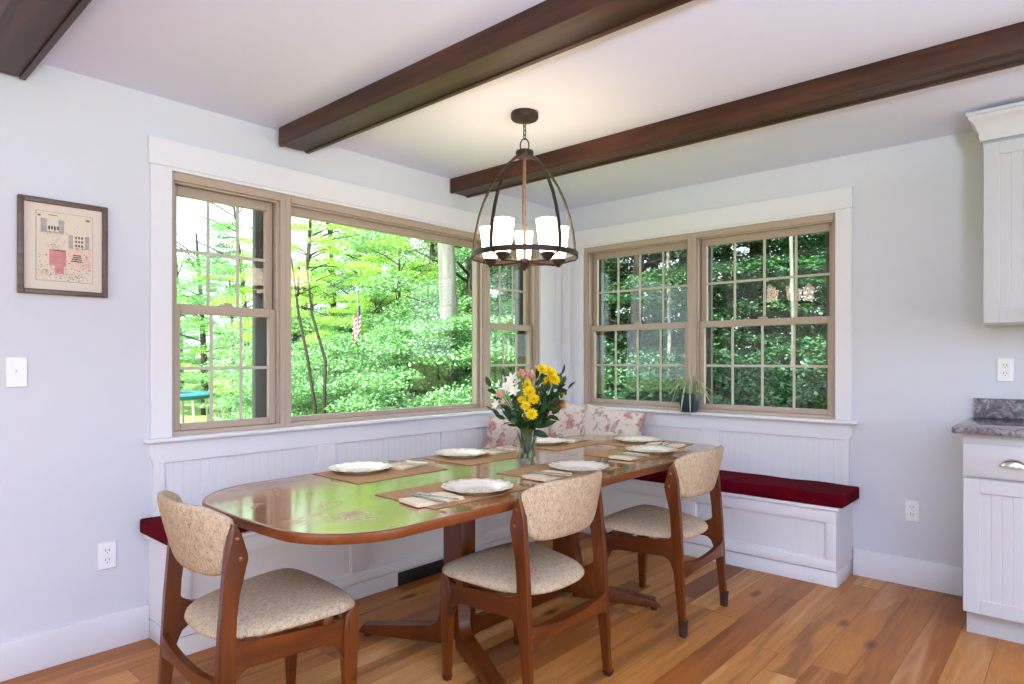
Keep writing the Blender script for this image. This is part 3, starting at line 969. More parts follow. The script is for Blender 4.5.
M['stem'] = plain('green_stem', srgb(74, 110, 44), .5, .3, var=.15)
M['fl_leaf'] = plain('bouquet_leaf', srgb(38, 66, 28), .45, .35, var=.2, scale=14)
M['yellow'] = plain('yellow_petal', srgb(250, 214, 30), .6, .2, var=.08, scale=60)
M['ycore'] = plain('flower_core', srgb(200, 160, 30), .7, .2, var=.1)
M['peach'] = plain('peach_petal', srgb(250, 204, 180), .6, .2, var=.06)
M['white_fl'] = plain('cream_petal', srgb(242, 236, 222), .6, .2, var=.03)
M['ochre'] = plain('ochre_petal', srgb(206, 150, 66), .6, .2, var=.15, scale=25)
M['pinkfl'] = plain('pink_petal', srgb(230, 196, 192), .6, .2, var=.05)
bq = thing('flower_bouquet', 'bouquet of yellow, peach and cream flowers standing in the glass vase', 'flowers', (VX, VY, VZ+.016))
CAMR = Vector((.745, .666, 0)); CAMF = Vector((-.666, .745, 0))

def petal(bm, base, d, n, l, w, curl=.2, mat=0):
    """one folded, pointed petal/leaf blade with thickness from two faces"""
    d = d.normalized(); n = (n-d*n.dot(d)).normalized(); s = d.cross(n)
    segs = 4; prev = None
    for i in range(segs+1):
        u = i/segs
        ww = w*.5*math.sin(PI*min(1, .12+u*.88))**.8 if i < segs else 0.0
        c = base+d*(l*u)+n*(curl*l*u*u)
        row = (bm.verts.new(c-s*ww+n*ww*.3), bm.verts.new(c), bm.verts.new(c+s*ww+n*ww*.3))
        if prev:
            for k in (0, 1):
                f = bm.faces.new((prev[k], prev[k+1], row[k+1], row[k])); f.material_index = mat
        prev = row
def rdir(r):
    z = r.uniform(-1, 1); a = r.uniform(0, 2*PI); q = math.sqrt(1-z*z)
    return Vector((q*math.cos(a), q*math.sin(a), z))
def basis(ax):
    ax = ax.normalized(); a = ax.cross(Vector((0, 0, 1)) if abs(ax.z) < .9 else Vector((1, 0, 0))).normalized()
    return ax, a, ax.cross(a)
def mum(pos, ax, r, mat, core):
    bm = B(); ax, a, b = basis(ax)
    for ring, (el, l, n) in enumerate(((.05, 1, 16), (.4, .92, 14), (.8, .75, 11), (1.15, .5, 7))):
        for k in range(n):
            th = 2*PI*k/n+ring*.4+rnd.uniform(-.1, .1)
            rad = a*math.cos(th)+b*math.sin(th)
            d = rad*math.cos(el)+ax*math.sin(el)
            petal(bm, pos+rad*r*.08, d, ax-rad*.2, r*l*rnd.uniform(.9, 1.05), r*.34, .15)
    o = obj('blossom', bm, mat, bq, smooth=60)
    bm = B(); tt = B(); bmesh.ops.create_icosphere(tt, subdivisions=2, radius=r*.22)
    bmesh.ops.translate(tt, vec=pos+ax*r*.12, verts=tt.verts); merge(bm, tt)
    obj('flower_center', bm, core, o)
    return o
def rose(pos, ax, r, mat):
    bm = B(); ax, a, b = basis(ax)
    for ring, (rr, h, n, lean) in enumerate(((.25, 1.1, 4, .1), (.5, 1.05, 5, .25), (.75, .95, 6, .5), (.95, .8, 7, .9))):
        for k in range(n):
            th = 2*PI*k/n+ring*.55
            rad = a*math.cos(th)+b*math.sin(th)
            petal(bm, pos+rad*r*rr*.35-ax*r*.4, ax+rad*lean, -rad, r*h*1.15, r*.95, .18)
    return obj('blossom', bm, mat, bq, smooth=70)
def lily(pos, ax, r, mat, n=6):
    bm = B(); ax, a, b = basis(ax)
    for k in range(n):
        th = 2*PI*k/n
        rad = a*math.cos(th)+b*math.sin(th)
        petal(bm, pos, rad*.8+ax*.7, ax, r, r*.42, -.25)
    return obj('blossom', bm, mat, bq, smooth=70)
def at(dx, dz, dep=0):           # offsets in the bouquet: sideways, up from table, depth (metres)
    return CAMR*dx + CAMF*dep + Vector((0, 0, dz-.016))
def stem(p):
    base = Vector((rnd.uniform(-.028, .028), rnd.uniform(-.028, .028), .004))
    neck = Vector((p.x*.22, p.y*.22, .15))
    k = Vector((p.x*.5, p.y*.5, .15+(p.z-.15)*.45))
    base = Vector((-p.x*.22, -p.y*.22, .006)) if Vector((p.x, p.y, 0)).length*.22 < .034 else base
    bm = B(); tube(bm, [base, base.lerp(neck, .5), neck, k, p], [.0028, .0028, .0026, .0024, .002], 6)
    obj('stem', bm, M['stem'], bq)
PXM = 1/200.5
def fp(u, v, dep=0): return at((u-527)*PXM, (461-v)*PXM, dep)
for (u, v, dep, r) in ((549, 373, -.06, .036), (541, 369, -.07, .030), (553, 379, -.07, .032), (547, 381, -.05, .028), (529, 391, -.07, .034), (533, 398, -.075, .03), (525, 404, -.07, .028), (531, 412, -.085, .033), (522, 399, -.05, .024), (557, 380, .02, .026), (527, 384, -.04, .026), (561, 392, .0, .022), (545, 384, .03, .022)):
    p = fp(u, v, dep); mum(p, Vector((p.x, p.y, .12))-CAMF*.12, r, M['yellow'], M['ycore']); stem(p)
for (u, v, dep, r) in ((523, 374, -.06, .034), (502, 393, -.06, .030), (531, 376, -.03, .026)):
    p = fp(u, v, dep); rose(p, Vector((p.x, p.y, .14))-CAMF*.1, r, M['peach']); stem(p)
for (u, v, dep, r, m) in ((511, 385, -.04, .042, 'white_fl'), (506, 390, -.03, .04, 'white_fl'), (515, 391, -.05, .042, 'white_fl'), (513, 379, -.02, .04, 'white_fl'), (498, 404, -.03, .034, 'white_fl'), (500, 385, .03, .03, 'white_fl'), (497, 398, .01, .03, 'pinkfl'), (531, 374, .04, .03, 'pinkfl'), (518, 383, .04, .03, 'white_fl'), (505, 401, -.02, .028, 'pinkfl'), (538, 370, .05, .028, 'white_fl')):
    p = fp(u, v, dep); lily(p, Vector((p.x, p.y, .1))-CAMF*.1, r, M[m]); stem(p)
for (u, v, dep) in ((560, 402, -.01), (556, 406, .02), (563, 399, .03)):
    p = fp(u, v, dep)
    bm = B()
    for k in range(5): petal(bm, p-CAMR*.05+Vector((0, 0, -.01)), CAMR*1+Vector((0, 0, -.2+.1*k))+CAMF*rnd.uniform(-.4, .4), Vector((0, 0, 1)), .075, .035, -.2)
    obj('blossom', bm, M['ochre'], bq, smooth=70)
# foliage sprays
def leafy(p0, p1, n, l, w):
    bm = B(); d = p1-p0
    tube(bm, [p0, p0.lerp(p1, .5)+Vector((0, 0, .006)), p1], [.002, .0018, .001], 6)
    for k in range(n):
        u = .15+.85*k/n; b = p0.lerp(p1, u)
        dr = (d.normalized()*.7+rdir(rnd)*.75)
        petal(bm, b, dr, d.normalized()*.3-CAMF*.7+rdir(rnd)*.8, l*rnd.uniform(.8, 1.2), w*1.2, -.1)
    petal(bm, p1, d+rdir(rnd)*.04, rdir(rnd)-CAMF*.5, l, w*1.15, -.1)
    obj('leaf_spray', bm, M['fl_leaf'], bq, smooth=70)
nk = Vector((0, 0, .148))
for (u, v, dep, n, l, w) in ((491, 386, .02, 5, .055, .024), (494, 410, -.02, 4, .05, .018), (561, 374, .03, 7, .055, .024), (568, 388, .0, 7, .05, .022), (556, 384, -.04, 9, .06, .028), (548, 396, -.06, 9, .06, .028), (540, 382, -.02, 8, .055, .026), (515, 404, -.06, 6, .05, .022), (512, 380, .0, 5, .045, .02), (505, 376, .03, 4, .045, .018), (551, 412, -.05, 6, .055, .024), (519, 415, -.05, 6, .05, .022), (536, 378, -.01, 7, .055, .026), (546, 375, .03, 7, .055, .024), (542, 405, -.08, 8, .06, .026), (516, 396, -.03, 6, .045, .02), (535, 420, -.04, 7, .05, .022), (512, 412, .02, 6, .05, .022), (554, 398, .03, 8, .055, .026), (545, 390, -.06, 8, .055, .026), (560, 384, -.02, 7, .05, .022)):
    p = fp(u, v, dep); leafy(Vector((p.x*.2, p.y*.2, .15)), p, n, l, w)
for (u, v, l, dv) in ((553, 420, .10, (1, .15, -.05)), (546, 434, .10, (.7, -.75, 0)), (505, 411, .07, (-1, .1, 0))):
    bm = B(); p = fp(u, v, -.04); b = nk.lerp(p, .35)
    petal(bm, b, p-b, Vector((0, 0, .4))-CAMF, (p-b).length*1.15, .036, -.05)
    obj('leaf_blade', bm, M['fl_leaf'], bq, smooth=70)
bm = B()
for k in range(10):
    a = k*2.4; p = Vector((.035*math.cos(a), .035*math.sin(a), .12+.01*(k % 3)))
    petal(bm, Vector((.012*math.cos(a), .012*math.sin(a), .03)), p-Vector((0, 0, .03)), Vector((math.cos(a), math.sin(a), .2)), .13, .016, .02)
obj('stem_leaves', bm, M['fl_leaf'], bq, smooth=70)

# ------------------------------------------------------------------ chandelier
CX, CY = 1.108, -1.741
ch = thing('chandelier', 'bronze dome-cage chandelier with five lit frosted shades over the table', 'chandelier', (CX, CY, H))
def dz(z): return z-H
bm = B(); lathe(bm, [(0, 0), (.064, 0), (.066, -.004), (.066, -.026), (.062, -.032), (.03, -.036), (.010, -.044), (0, -.044)], 36); obj('canopy', bm, M['bronze'], ch)
# chain links
for k in range(4):
    bm = B(); zc = dz(2.376)-k*.0205
    pts = []
    for i in range(16):
        a = 2*PI*i/16; r1, r2 = .0075, .0145
        x, zz = r1*math.cos(a), r2*math.sin(a)
        pts.append((x, 0, zc+zz) if k % 2 == 0 else (0, x, zc+zz))
    tube(bm, pts, .0022, 6, closed=True); obj('chain_link', bm, M['bronze'], ch)
bm = B(); pts = []
for i in range(20):
    a = 2*PI*i/20; pts.append((CAMR.x*.021*math.cos(a), CAMR.y*.021*math.cos(a), dz(2.272)+.034*math.sin(a)))
tube(bm, pts, .0032, 6, closed=True); obj('hanging_loop', bm, M['bronze'], ch)
bm = B(); lathe(bm, [(0, dz(2.256)), (.012, dz(2.256)), (.016, dz(2.247)), (.041, dz(2.246)), (.043, dz(2.243)), (.043, dz(2.219)), (.040, dz(2.215)), (0, dz(2.215))], 36); obj('hub', bm, M['bronze'], ch)
bm = B(); lathe(bm, [(0, dz(2.214)), (.0075, dz(2.214)), (.0075, dz(1.722)), (0, dz(1.722))], 16); obj('center_rod', bm, M['copper'], ch)
bm = B(); lathe(bm, [(0, dz(1.724)), (.026, dz(1.724)), (.030, dz(1.718)), (.030, dz(1.704)), (.014, dz(1.694)), (.008, dz(1.678)), (0, dz(1.674))], 24); obj('bottom_finial', bm, M['bronze'], ch)
bm = B(); lathe(bm, [(.248, dz(1.728)), (.258, dz(1.728)), (.258, dz(1.752)), (.248, dz(1.752))], 72, closed=True); obj('ring_band', bm, M['bronze'], ch)
face = math.atan2(-CAMF.y, -CAMF.x)     # direction towards the viewer
for k in range(5):
    a = face+R(36+72*k)
    ca, sa = math.cos(a), math.sin(a)
    # arched bar
    pts = []; side = Vector((-sa, ca, 0))
    bm = B(); prev = None; tt = B()
    prof = [(.030, 2.222), (.074, 2.198), (.126, 2.150), (.172, 2.086), (.209, 2.012), (.234, 1.940), (.250, 1.872), (.2585, 1.815), (.261, 1.775), (.2595, 1.728)]
    n = len(prof)
    for i, (r, z) in enumerate(prof):
        p, q = prof[max(0, i-1)], prof[min(n-1, i+1)]
        tv = Vector((q[0]-p[0], q[1]-p[1])).normalized(); nv = Vector((-tv.y, tv.x))
        row = []
        for (o1, o2) in ((0, -1), (0, 1), (1, 1), (1, -1)):
            rr = r+nv.x*.005*o1*(1 if nv.x > 0 else -1); zz = z+nv.y*.005*o1*(1 if nv.x > 0 else -1)
            row.append(tt.verts.new(Vector((ca*rr, sa*rr, dz(zz)))+side*.0085*o2))
        if prev:
            for j in range(4): tt.faces.new((prev[j], prev[(j+1) % 4], row[(j+1) % 4], row[j]))
        else: tt.faces.new(row)
        prev = row
    tt.faces.new(prev[::-1]); merge(bm, tt)
    obj('cage_bar', bm, M['bronze'], ch, smooth=50)
    # arm, cup, shade, bulb
    bm = B(); tube(bm, [(ca*.026, sa*.026, dz(1.712)), (ca*.10, sa*.10, dz(1.706)), (ca*.15, sa*.15, dz(1.703)), (ca*.175, sa*.175, dz(1.706))], .006, 8)
    tube(bm, [(ca*.175, sa*.175, dz(1.706)), (ca*.256, sa*.256, dz(1.732))], .004, 8)
    obj('arm', bm, M['bronze'], ch)
    bm = B(); lathe(bm, [(0, dz(1.694)), (.008, dz(1.694)), (.012, dz(1.703)), (.024, dz(1.709)), (.026, dz(1.716)), (.034, dz(1.724)), (.034, dz(1.733)), (0, dz(1.733))], 24, (ca*.175, sa*.175, 0)); obj('cup', bm, M['bronze'], ch)
    bm = B(); tt = B()
    lathe(tt, [(0, dz(1.734)), (.027, dz(1.734)), (.032, dz(1.742)), (.0385, dz(1.80)), (.0475, dz(1.888)), (.045, dz(1.888)), (.0365, dz(1.80)), (.030, dz(1.745)), (0, dz(1.738))], 40, sq=3.4)
    bmesh.ops.rotate(tt, cent=(0, 0, 0), matrix=Matrix.Rotation(a, 3, 'Z'), verts=tt.verts)
    bmesh.ops.translate(tt, vec=(ca*.175, sa*.175, 0), verts=tt.verts); merge(bm, tt)
    obj('glass_shade', bm, M['shade'], ch)
    bm = B(); lathe(bm, [(0, dz(1.74)), (.010, dz(1.742)), (.012, dz(1.78)), (.022, dz(1.81)), (.024, dz(1.83)), (.016, dz(1.852)), (0, dz(1.86))], 16, (ca*.175, sa*.175, 0)); obj('bulb', bm, M['bulb'], ch)

# ------------------------------------------------------------------ pillows
def pillow(name, w, h, d, loc, rot, label):
    bm = B(); NU, NV = 22, 18
    for sgn in (1, -1):
        g = [[None]*(NV+1) for _ in range(NU+1)]
        for i in range(NU+1):
            for j in range(NV+1):
                u, v = -1+2*i/NU, -1+2*j/NV
                k = (max(0, 1-u**4)*max(0, 1-v**4))**.5
                pin = 1-.06*(1-abs(u)**2)*abs(v)**3-.0
                x = u*w/2*(1-.07*(1-v*v)*abs(u)**4); y = v*h/2*(1-.07*(1-u*u)*abs(v)**4)
                zz = sgn*d/2*k*(1+.08*math.sin(3*u+2*v))
                g[i][j] = bm.verts.new((x, zz, y))
        for i in range(NU):
            for j in range(NV): bm.faces.new((g[i][j], g[i+1][j], g[i+1][j+1], g[i][j+1]))
    bmesh.ops.remove_doubles(bm, verts=bm.verts, dist=.0004)
    M_ = Matrix.Translation(loc) @ rot.to_4x4()
    o = obj(name, bm, M['floral'], smooth=80, origin=False)
    o.matrix_world = M_
    return tag(o, label, 'pillow', 'floral throw pillows on the bench')
Rz = lambda a: Matrix.Rotation(R(a), 3, 'Z'); Rx = lambda a: Matrix.Rotation(R(a), 3, 'X'); Ry = lambda a: Matrix.Rotation(R(a), 3, 'Y')
pillow('throw_pillow', .70, .36, .12, (.125, -.66, .688), Rz(90) @ Rx(12), 'floral throw pillow on the window-side bench, left of the vase')
pillow('throw_pillow', .54, .39, .13, (.545, -.135, .700), Rz(0) @ Rx(-13) @ Ry(5), 'floral throw pillow on the back-wall bench behind the far plate')
pillow('throw_pillow', .40, .40, .10, (.20, -.20, .728), Rz(43) @ Rx(-8) @ Ry(14), 'floral throw pillow standing in the bench corner behind the bouquet')

# ------------------------------------------------------------------ potted plant on the stool
PP = (1.122, -.047, .8875)
pt = thing('potted_spider_plant', 'spindly plant in a dark teal pot on the back-wall window stool', 'potted plant', PP)
pt.scale = (1.3, 1.3, 1.0)
M['pot'] = plain('teal_pot', srgb(40, 62, 76), .35, .5, var=.06)
M['soil'] = plain('soil', srgb(50, 38, 30), .95, .1, var=.3, scale=80)
M['spider'] = plain('spider_leaf', srgb(164, 176, 136), .55, .3, var=.3, scale=20)
bm = B()
lathe(bm, [(0, 0), (.034, 0), (.036, .003), (.047, .118), (.050, .118), (.050, .128), (.044, .128), (.043, .105), (0, .105)], 40, sq=6)
pot_o = obj('pot', bm, M['pot'], pt)
bm = B(); lathe(bm, [(0, .108), (.040, .107), (.0415, .1055), (0, .1052)], 24, sq=6); obj('soil', bm, M['soil'], pt)
for k in range(17):
    a = rnd.uniform(0, 2*PI)
    dv = Vector((math.cos(a), math.sin(a)*.5-.25, 0))
    if k == 0: dv = Vector((1.0, -.05, 0)); L_, up, dn = .15, .07, .0
    elif k in (1, 2): dv = Vector((.35 if k == 1 else -.1, -.6, 0)); L_, up, dn = .13, .08, .19
    elif k == 3: dv = Vector((-.75, -.45, 0)); L_, up, dn = .13, .10, .20
    else: L_, up, dn = rnd.uniform(.09, .22), rnd.uniform(.07, .15), rnd.uniform(0, .12)
    pts = []
    for i in range(9):
        u = i/8
        pts.append(Vector((0, 0, .106))+dv*L_*u+Vector((0, 0, up*math.sin(PI*min(1, u*1.25)*.8)-dn*max(0, u-.35)**1.3*1.6)))
    bm = B()
    for i in range(9):
        pass
    tube(bm, pts, [.004, .005, .0055, .0052, .005, .0045, .0038, .003, .001], 6, flat=.4)
    obj('leaf', bm, M['spider'], pt, smooth=70)

# ------------------------------------------------------------------ framed picture
FY0, FY1, FZ0, FZ1 = -3.508, -3.198, 1.503, 1.888
t = thing('framed_picture', 'dark-framed illustrated map print hanging over the light switch', 'picture', (.0, (FY0+FY1)/2, FZ0))
M['pframe'] = wood('picture_frame_wood', [(.2, srgb(66, 50, 44)), (.5, srgb(98, 78, 68)), (.8, srgb(126, 102, 90))], 'y', .45, 2)
fw_ = .02
bm = B()
for (a, b) in (((.001, FY0, FZ0), (.024, FY0+fw_, FZ1)), ((.001, FY1-fw_, FZ0), (.024, FY1, FZ1)), ((.001, FY0+fw_, FZ0), (.024, FY1-fw_, FZ0+fw_)), ((.001, FY0+fw_, FZ1-fw_), (.024, FY1-fw_, FZ1))):
    box(bm, a, b, .004)
obj('frame', bm, M['pframe'], t, True)
M['pmat'] = plain('beige_mat_board', srgb(222, 208, 194), .8, .2, var=.01)
M['paper'] = plain('print_paper', srgb(222, 208, 190), .8, .2, var=.03, scale=12)
M['ink'] = plain('print_ink', srgb(120, 96, 82), .8, .1, var=.2, scale=60)
M['greyink'] = plain('print_grey_wash', srgb(172, 166, 160), .8, .1, var=.2, scale=60)
M['brownink'] = plain('print_brown_wash', srgb(176, 148, 128), .8, .1, var=.15, scale=60)
M['pinkink'] = plain('print_pink_wash', srgb(204, 140, 140), .8, .1, var=.12, scale=40)
M['paleink'] = plain('print_pale_pink', srgb(226, 196, 178), .8, .1, var=.05, scale=40)
bm = B(); box(bm, (.002, FY0+fw_, FZ0+fw_), (.008, FY1-fw_, FZ1-fw_)); obj('mat_board', bm, M['pmat'], t, True)
bm = B()
y0, y1, z0, z1 = FY0+.062, FY1-.055, FZ0+.058, FZ1-.052
PWd, PHt = y1-y0, z1-z0
box(bm, (.008, y0-.003, z0-.003), (.0086, y1+.002, z1+.002), 0, 2)
box(bm, (.0086, y0, z0), (.009, y1, z1), 0, 0)
def q(u0, v0, u1, v1, m, e=.0003): box(bm, (.009, y0+u0*PWd, z0+v0*PHt), (.009+e, y0+u1*PWd, z0+v1*PHt), 0, m)
q(.07, .70, .48, .90, 2); q(.18, .72, .38, .96, 0, .0004); q(.56, .50, .94, .70, 2); q(.64, .50, .86, .76, 0, .0004)
for i in range(3):
    for j in range(3): q(.68+.055*i, .53+.06*j, .715+.055*i, .565+.06*j, 1, .0006)
for i in range(4): q(.2+.05*i, .74+.01*(i % 2), .235+.05*i, .80, 1, .0006)
q(.22, .22, .52, .46, 3, .0006); q(.32, .10, .48, .22, 3, .0006); q(.54, .18, .98, .48, 4, .0004)
rp = random.Random(3)
for _ in range(150):
    u, v = rp.random(), rp.random()*.42
    if .2 < u < .54 and .2 < v: continue
    w_, h_ = rp.uniform(.006, .03), rp.uniform(.004, .014)
    q(u*.95, v, u*.95+w_, v+h_, 1 if rp.random() < .7 else 3, .0008)
for _ in range(60):
    u, v = rp.uniform(.05, .95), rp.uniform(.44, .98)
    q(u, v, u+rp.uniform(.005, .02), v+rp.uniform(.003, .008), rp.choice((1, 2)), .0008)
for cx_q, cy_q, sx_q, sy_q, n_q in ((.27, .70, .26, .05, 60), (.74, .50, .24, .05, 60), (.28, .50, .16, .05, 50), (.12, .12, .14, .1, 60), (.62, .08, .36, .07, 110), (.90, .28, .09, .12, 40)):
    for _ in range(n_q):
        u = cx_q+rp.gauss(0, .5)*sx_q; v = cy_q+rp.gauss(0, .5)*sy_q
        if not (.01 < u < .96 and .01 < v < .97): continue
        q(u, v, u+rp.uniform(.006, .022), v+rp.uniform(.004, .012), rp.choice((1, 2, 2, 5, 5)), .0007)
for k in range(4): q(.60+.02*k, .30+.03*k, .82-.01*k, .318+.03*k, 1, .0008)
q(.2, .955, .36, .965, 1, .0008); q(.88, .93, .95, .955, 1, .0008); q(.02, .93, .07, .955, 1, .0008); q(.3, .44, .50, .455, 1, .0008)
obj('print', bm, [M['paper'], M['ink'], M['greyink'], M['pinkink'], M['paleink'], M['brownink']], t, True)

# ------------------------------------------------------------------ outlets and switch
def outlet(wall, s0, s1, z0, z1, label, switch=False, off=0.0):
    sm, zm = (s0+s1)/2, (z0+z1)/2
    t = thing('light_switch' if switch else 'wall_outlet', label, 'light switch' if switch else 'outlet', W(wall, sm, 0, z0))
    bm = B(); wb(bm, wall, s0, s1, -.007, -.0003, z0, z1, .003)
    obj('cover_plate', bm, M['plastic'], t, True)
    if switch:
        bm = B(); wb(bm, wall, sm-.005, sm+.005, -.0085, -.0072, zm-.012, zm+.012, .001)
        wb(bm, wall, sm-.003, sm+.003, -.018, -.0085, zm+.001, zm+.010, .001)
        obj('toggle', bm, M['plastic'], t, True)
    else:
        for k in (-1, 1):
            zc = zm+k*.02
            bm = B(); wb(bm, wall, sm-.0165, sm+.0165, -.009, -.0072, zc-.0145, zc+.0145, .003)
            ro = obj('receptacle', bm, M['plastic'], t, True)
            bm = B()
            for dx in (-.0065, .0065): wb(bm, wall, sm+dx-.0013, sm+dx+.0013, -.0094, -.00905, zc-.001, zc+.009, 0)
            wb(bm, wall, sm-.002, sm+.002, -.0094, -.00905, zc-.010, zc-.006, 0)
            bmesh.ops.translate(bm, vec=-Vector(t.location), verts=bm.verts)
            obj('socket_slots', bm, M['slot'], ro)
    bm = B()
outlet('A', -3.544, -3.474, 1.132, 1.250, 'white toggle light switch below the framed picture', True)
outlet('A', -3.232, -3.162, .345, .460, 'white double wall outlet left of the window bench')
outlet('B', 2.382, 2.449, .353, .468, 'white double wall outlet low between bench and cabinet')
outlet('B', 2.788, 2.856, 1.131, 1.246, 'white double wall outlet above the granite backsplash')

# ------------------------------------------------------------------ cabinets
def cab_door(parent, x0, x1, z0, z1, yf, name='door', fw=.062):
    """frame-and-beadboard door; yf = front face y (towards -y)"""
    bm = B(); T = .02
    box(bm, (x0, yf, z0), (x0+fw, yf+T, z1), .0025); box(bm, (x1-fw, yf, z0), (x1, yf+T, z1), .0025)
    box(bm, (x0+fw, yf, z0), (x1-fw, yf+T, z0+fw), .0025); box(bm, (x0+fw, yf, z1-fw), (x1-fw, yf+T, z1), .0025)
    bead_panel(bm, x0+fw, x1-fw, z0+fw, z1-fw, lambda s, d, z: (s, yf+.008-d, z), .040)
    box(bm, (x0+fw, yf+.013, z0+fw), (x1-fw, yf+T, z1-fw))
    return obj(name, bm, M['cabinet'], parent, True, smooth=12)
t = thing('base_cabinet', 'white base cabinet with beadboard door under the granite worktop', 'cabinet', (2.95, -.3, 0))
bm = B()
box(bm, (2.712, -.578, .112), (3.20, -.001, .9115), .002); box(bm, (2.720, -.520, 0), (3.20, -.002, .1115), .001)
obj('body', bm, M['cabinet'], t, True)
bm = B(); box(bm, (2.716, -.6, .722), (3.18, -.58, .868), .003); dr = obj('drawer', bm, M['cabinet'], t, True)
cab_door(t, 2.716, 3.18, .116, .712, -.6)
# cup pull on the drawer
bm = B(); cx_, cz_ = 2.895, .795
tt = B(); n = 18; rows = []
for i in range(9):
    ph = PI/2*i/8
    rows.append([tt.verts.new((cx_+.046*math.cos(PI*k/n)*math.cos(ph*.92), -.6005-.024*math.sin(ph), cz_-.016+.034*math.sin(PI*k/n)*math.cos(ph*.85))) for k in range(n+1)])
for a, b in zip(rows, rows[1:]):
    for k in range(n): tt.faces.new((a[k], a[k+1], b[k+1], b[k]))
merge(bm, tt)
box(bm, (cx_-.050, -.6035, cz_-.018), (cx_+.050, -.6002, cz_-.012), .001)
bmesh.ops.translate(bm, vec=-Vector(t.location), verts=bm.verts)
obj('cup_pull', bm, M['nickel'], dr, smooth=60)
bm = B(); box(bm, (2.678, -.64, .9125), (3.225, -.001, .942), .004)
tag(obj('countertop', bm, M['granite']), 'speckled grey granite worktop on the white base cabinet', 'countertop')
bm = B(); box(bm, (2.693, -.021, .9425), (3.225, -.001, 1.042), .002)
tag(obj('backsplash', bm, M['granite']), 'low speckled grey granite backsplash against the wall', 'backsplash')
t = thing('upper_cabinet', 'white wall cabinet with crown moulding above the granite worktop', 'cabinet', (3.0, -.16, 1.405))
bm = B(); box(bm, (2.760, -.311, 1.405), (3.24, -.001, 2.31), .002); obj('body', bm, M['cabinet'], t, True)
d2 = cab_door(t, 2.764, 3.22, 1.412, 2.262, -.332, fw=.06)
bm = B(); lathe(bm, [(0, 0), (.006, 0), (.006, .012), (.014, .02), (.012, .028), (0, .03)], 20)
bmesh.ops.rotate(bm, cent=(0, 0, 0), matrix=Matrix.Rotation(PI/2, 3, 'X'), verts=bm.verts)
bmesh.ops.translate(bm, vec=Vector((2.935, -.3325, 1.445))-Vector(t.location), verts=bm.verts)
obj('knob', bm, M['nickel'], d2)
# crown: moulded profile running along front and left side
prof = [(.0, 2.275), (.008, 2.275), (.011, 2.288), (.011, 2.31), (.017, 2.322), (.024, 2.342), (.036, 2.364), (.048, 2.376), (.051, 2.390), (.058, 2.393), (.058, 2.408), (0, 2.408)]
bm = B(); tt = B()
path = []
rows = []
for (o_, z) in prof:
    rows.append([tt.verts.new((2.760-o_, -.002, z)), tt.verts.new((2.760-o_, -.3325-o_, z)), tt.verts.new((3.26, -.3325-o_, z))])
for a, b in zip(rows, rows[1:]):
    for k in range(2): tt.faces.new((a[k], a[k+1], b[k+1], b[k]))
merge(bm, tt)
box(bm, (2.760, -.3325, 2.312), (3.26, -.002, 2.407))
obj('crown_moulding', bm, M['cabinet'], t, True, smooth=30)

# ------------------------------------------------------------------ outdoors
GZ = -.55
bm = B()
tt = B(); NX = 60
gx = np.linspace(-60, 40, NX); gy = np.linspace(-40, 60, NX)
def gh(x, y):
    h = GZ
    dA = max(0, -x-9); dB = max(0, y-5)
    h += .03*dA + .16*min(dB, 12)*(1 if x > -6 else max(0, 1-(-6-x)/5))
    return h+.08*math.sin(x*.7)*math.cos(y*.6)
vs = [[tt.verts.new((x, y, gh(x, y))) for y in gy] for x in gx]
for i in range(NX-1):
    for j in range(NX-1): tt.faces.new((vs[i][j], vs[i+1][j], vs[i+1][j+1], vs[i][j+1]))
merge(bm, tt)
struct('floor_outside', bm, M['ground'], 'sunlit grassy ground of the garden outside the windows', 'ground', origin=False)

rs = np.random.RandomState(5)
def leaf_mesh(name, cen, size, mat, tilt=.55):
    """cen (N,3) leaf centres -> one mesh of folded diamond leaves"""
    N = len(cen)
    th = rs.uniform(0, 2*PI, N)
    nrm = np.stack([rs.normal(0, tilt, N), rs.normal(0, tilt, N), np.ones(N)], 1)
    nrm /= np.linalg.norm(nrm, axis=1)[:, None]
    d = np.stack([np.cos(th), np.sin(th), rs.normal(-.15, .3, N)], 1)
    d -= nrm*np.sum(d*nrm, 1)[:, None]; d /= np.linalg.norm(d, axis=1)[:, None]
    s = np.cross(nrm, d)
    sz = (size*rs.uniform(.6, 1.3, N))[:, None]
    w = .30
    v = np.stack([cen-d*sz*.5, cen+s*sz*w+nrm*sz*.08, cen+d*sz*.5, cen-s*sz*w+nrm*sz*.08], 1).reshape(-1, 3)
    me = bpy.data.meshes.new(name)
    me.vertices.add(4*N); me.vertices.foreach_set('co', v.astype(np.float32).ravel())
    me.loops.add(4*N); me.loops.foreach_set('vertex_index', np.arange(4*N, dtype=np.int32))
    me.polygons.add(N); me.polygons.foreach_set('loop_start', np.arange(0, 4*N, 4, dtype=np.int32))
    me.update(calc_edges=True); me.validate()
    me.materials.append(mat)
    return me
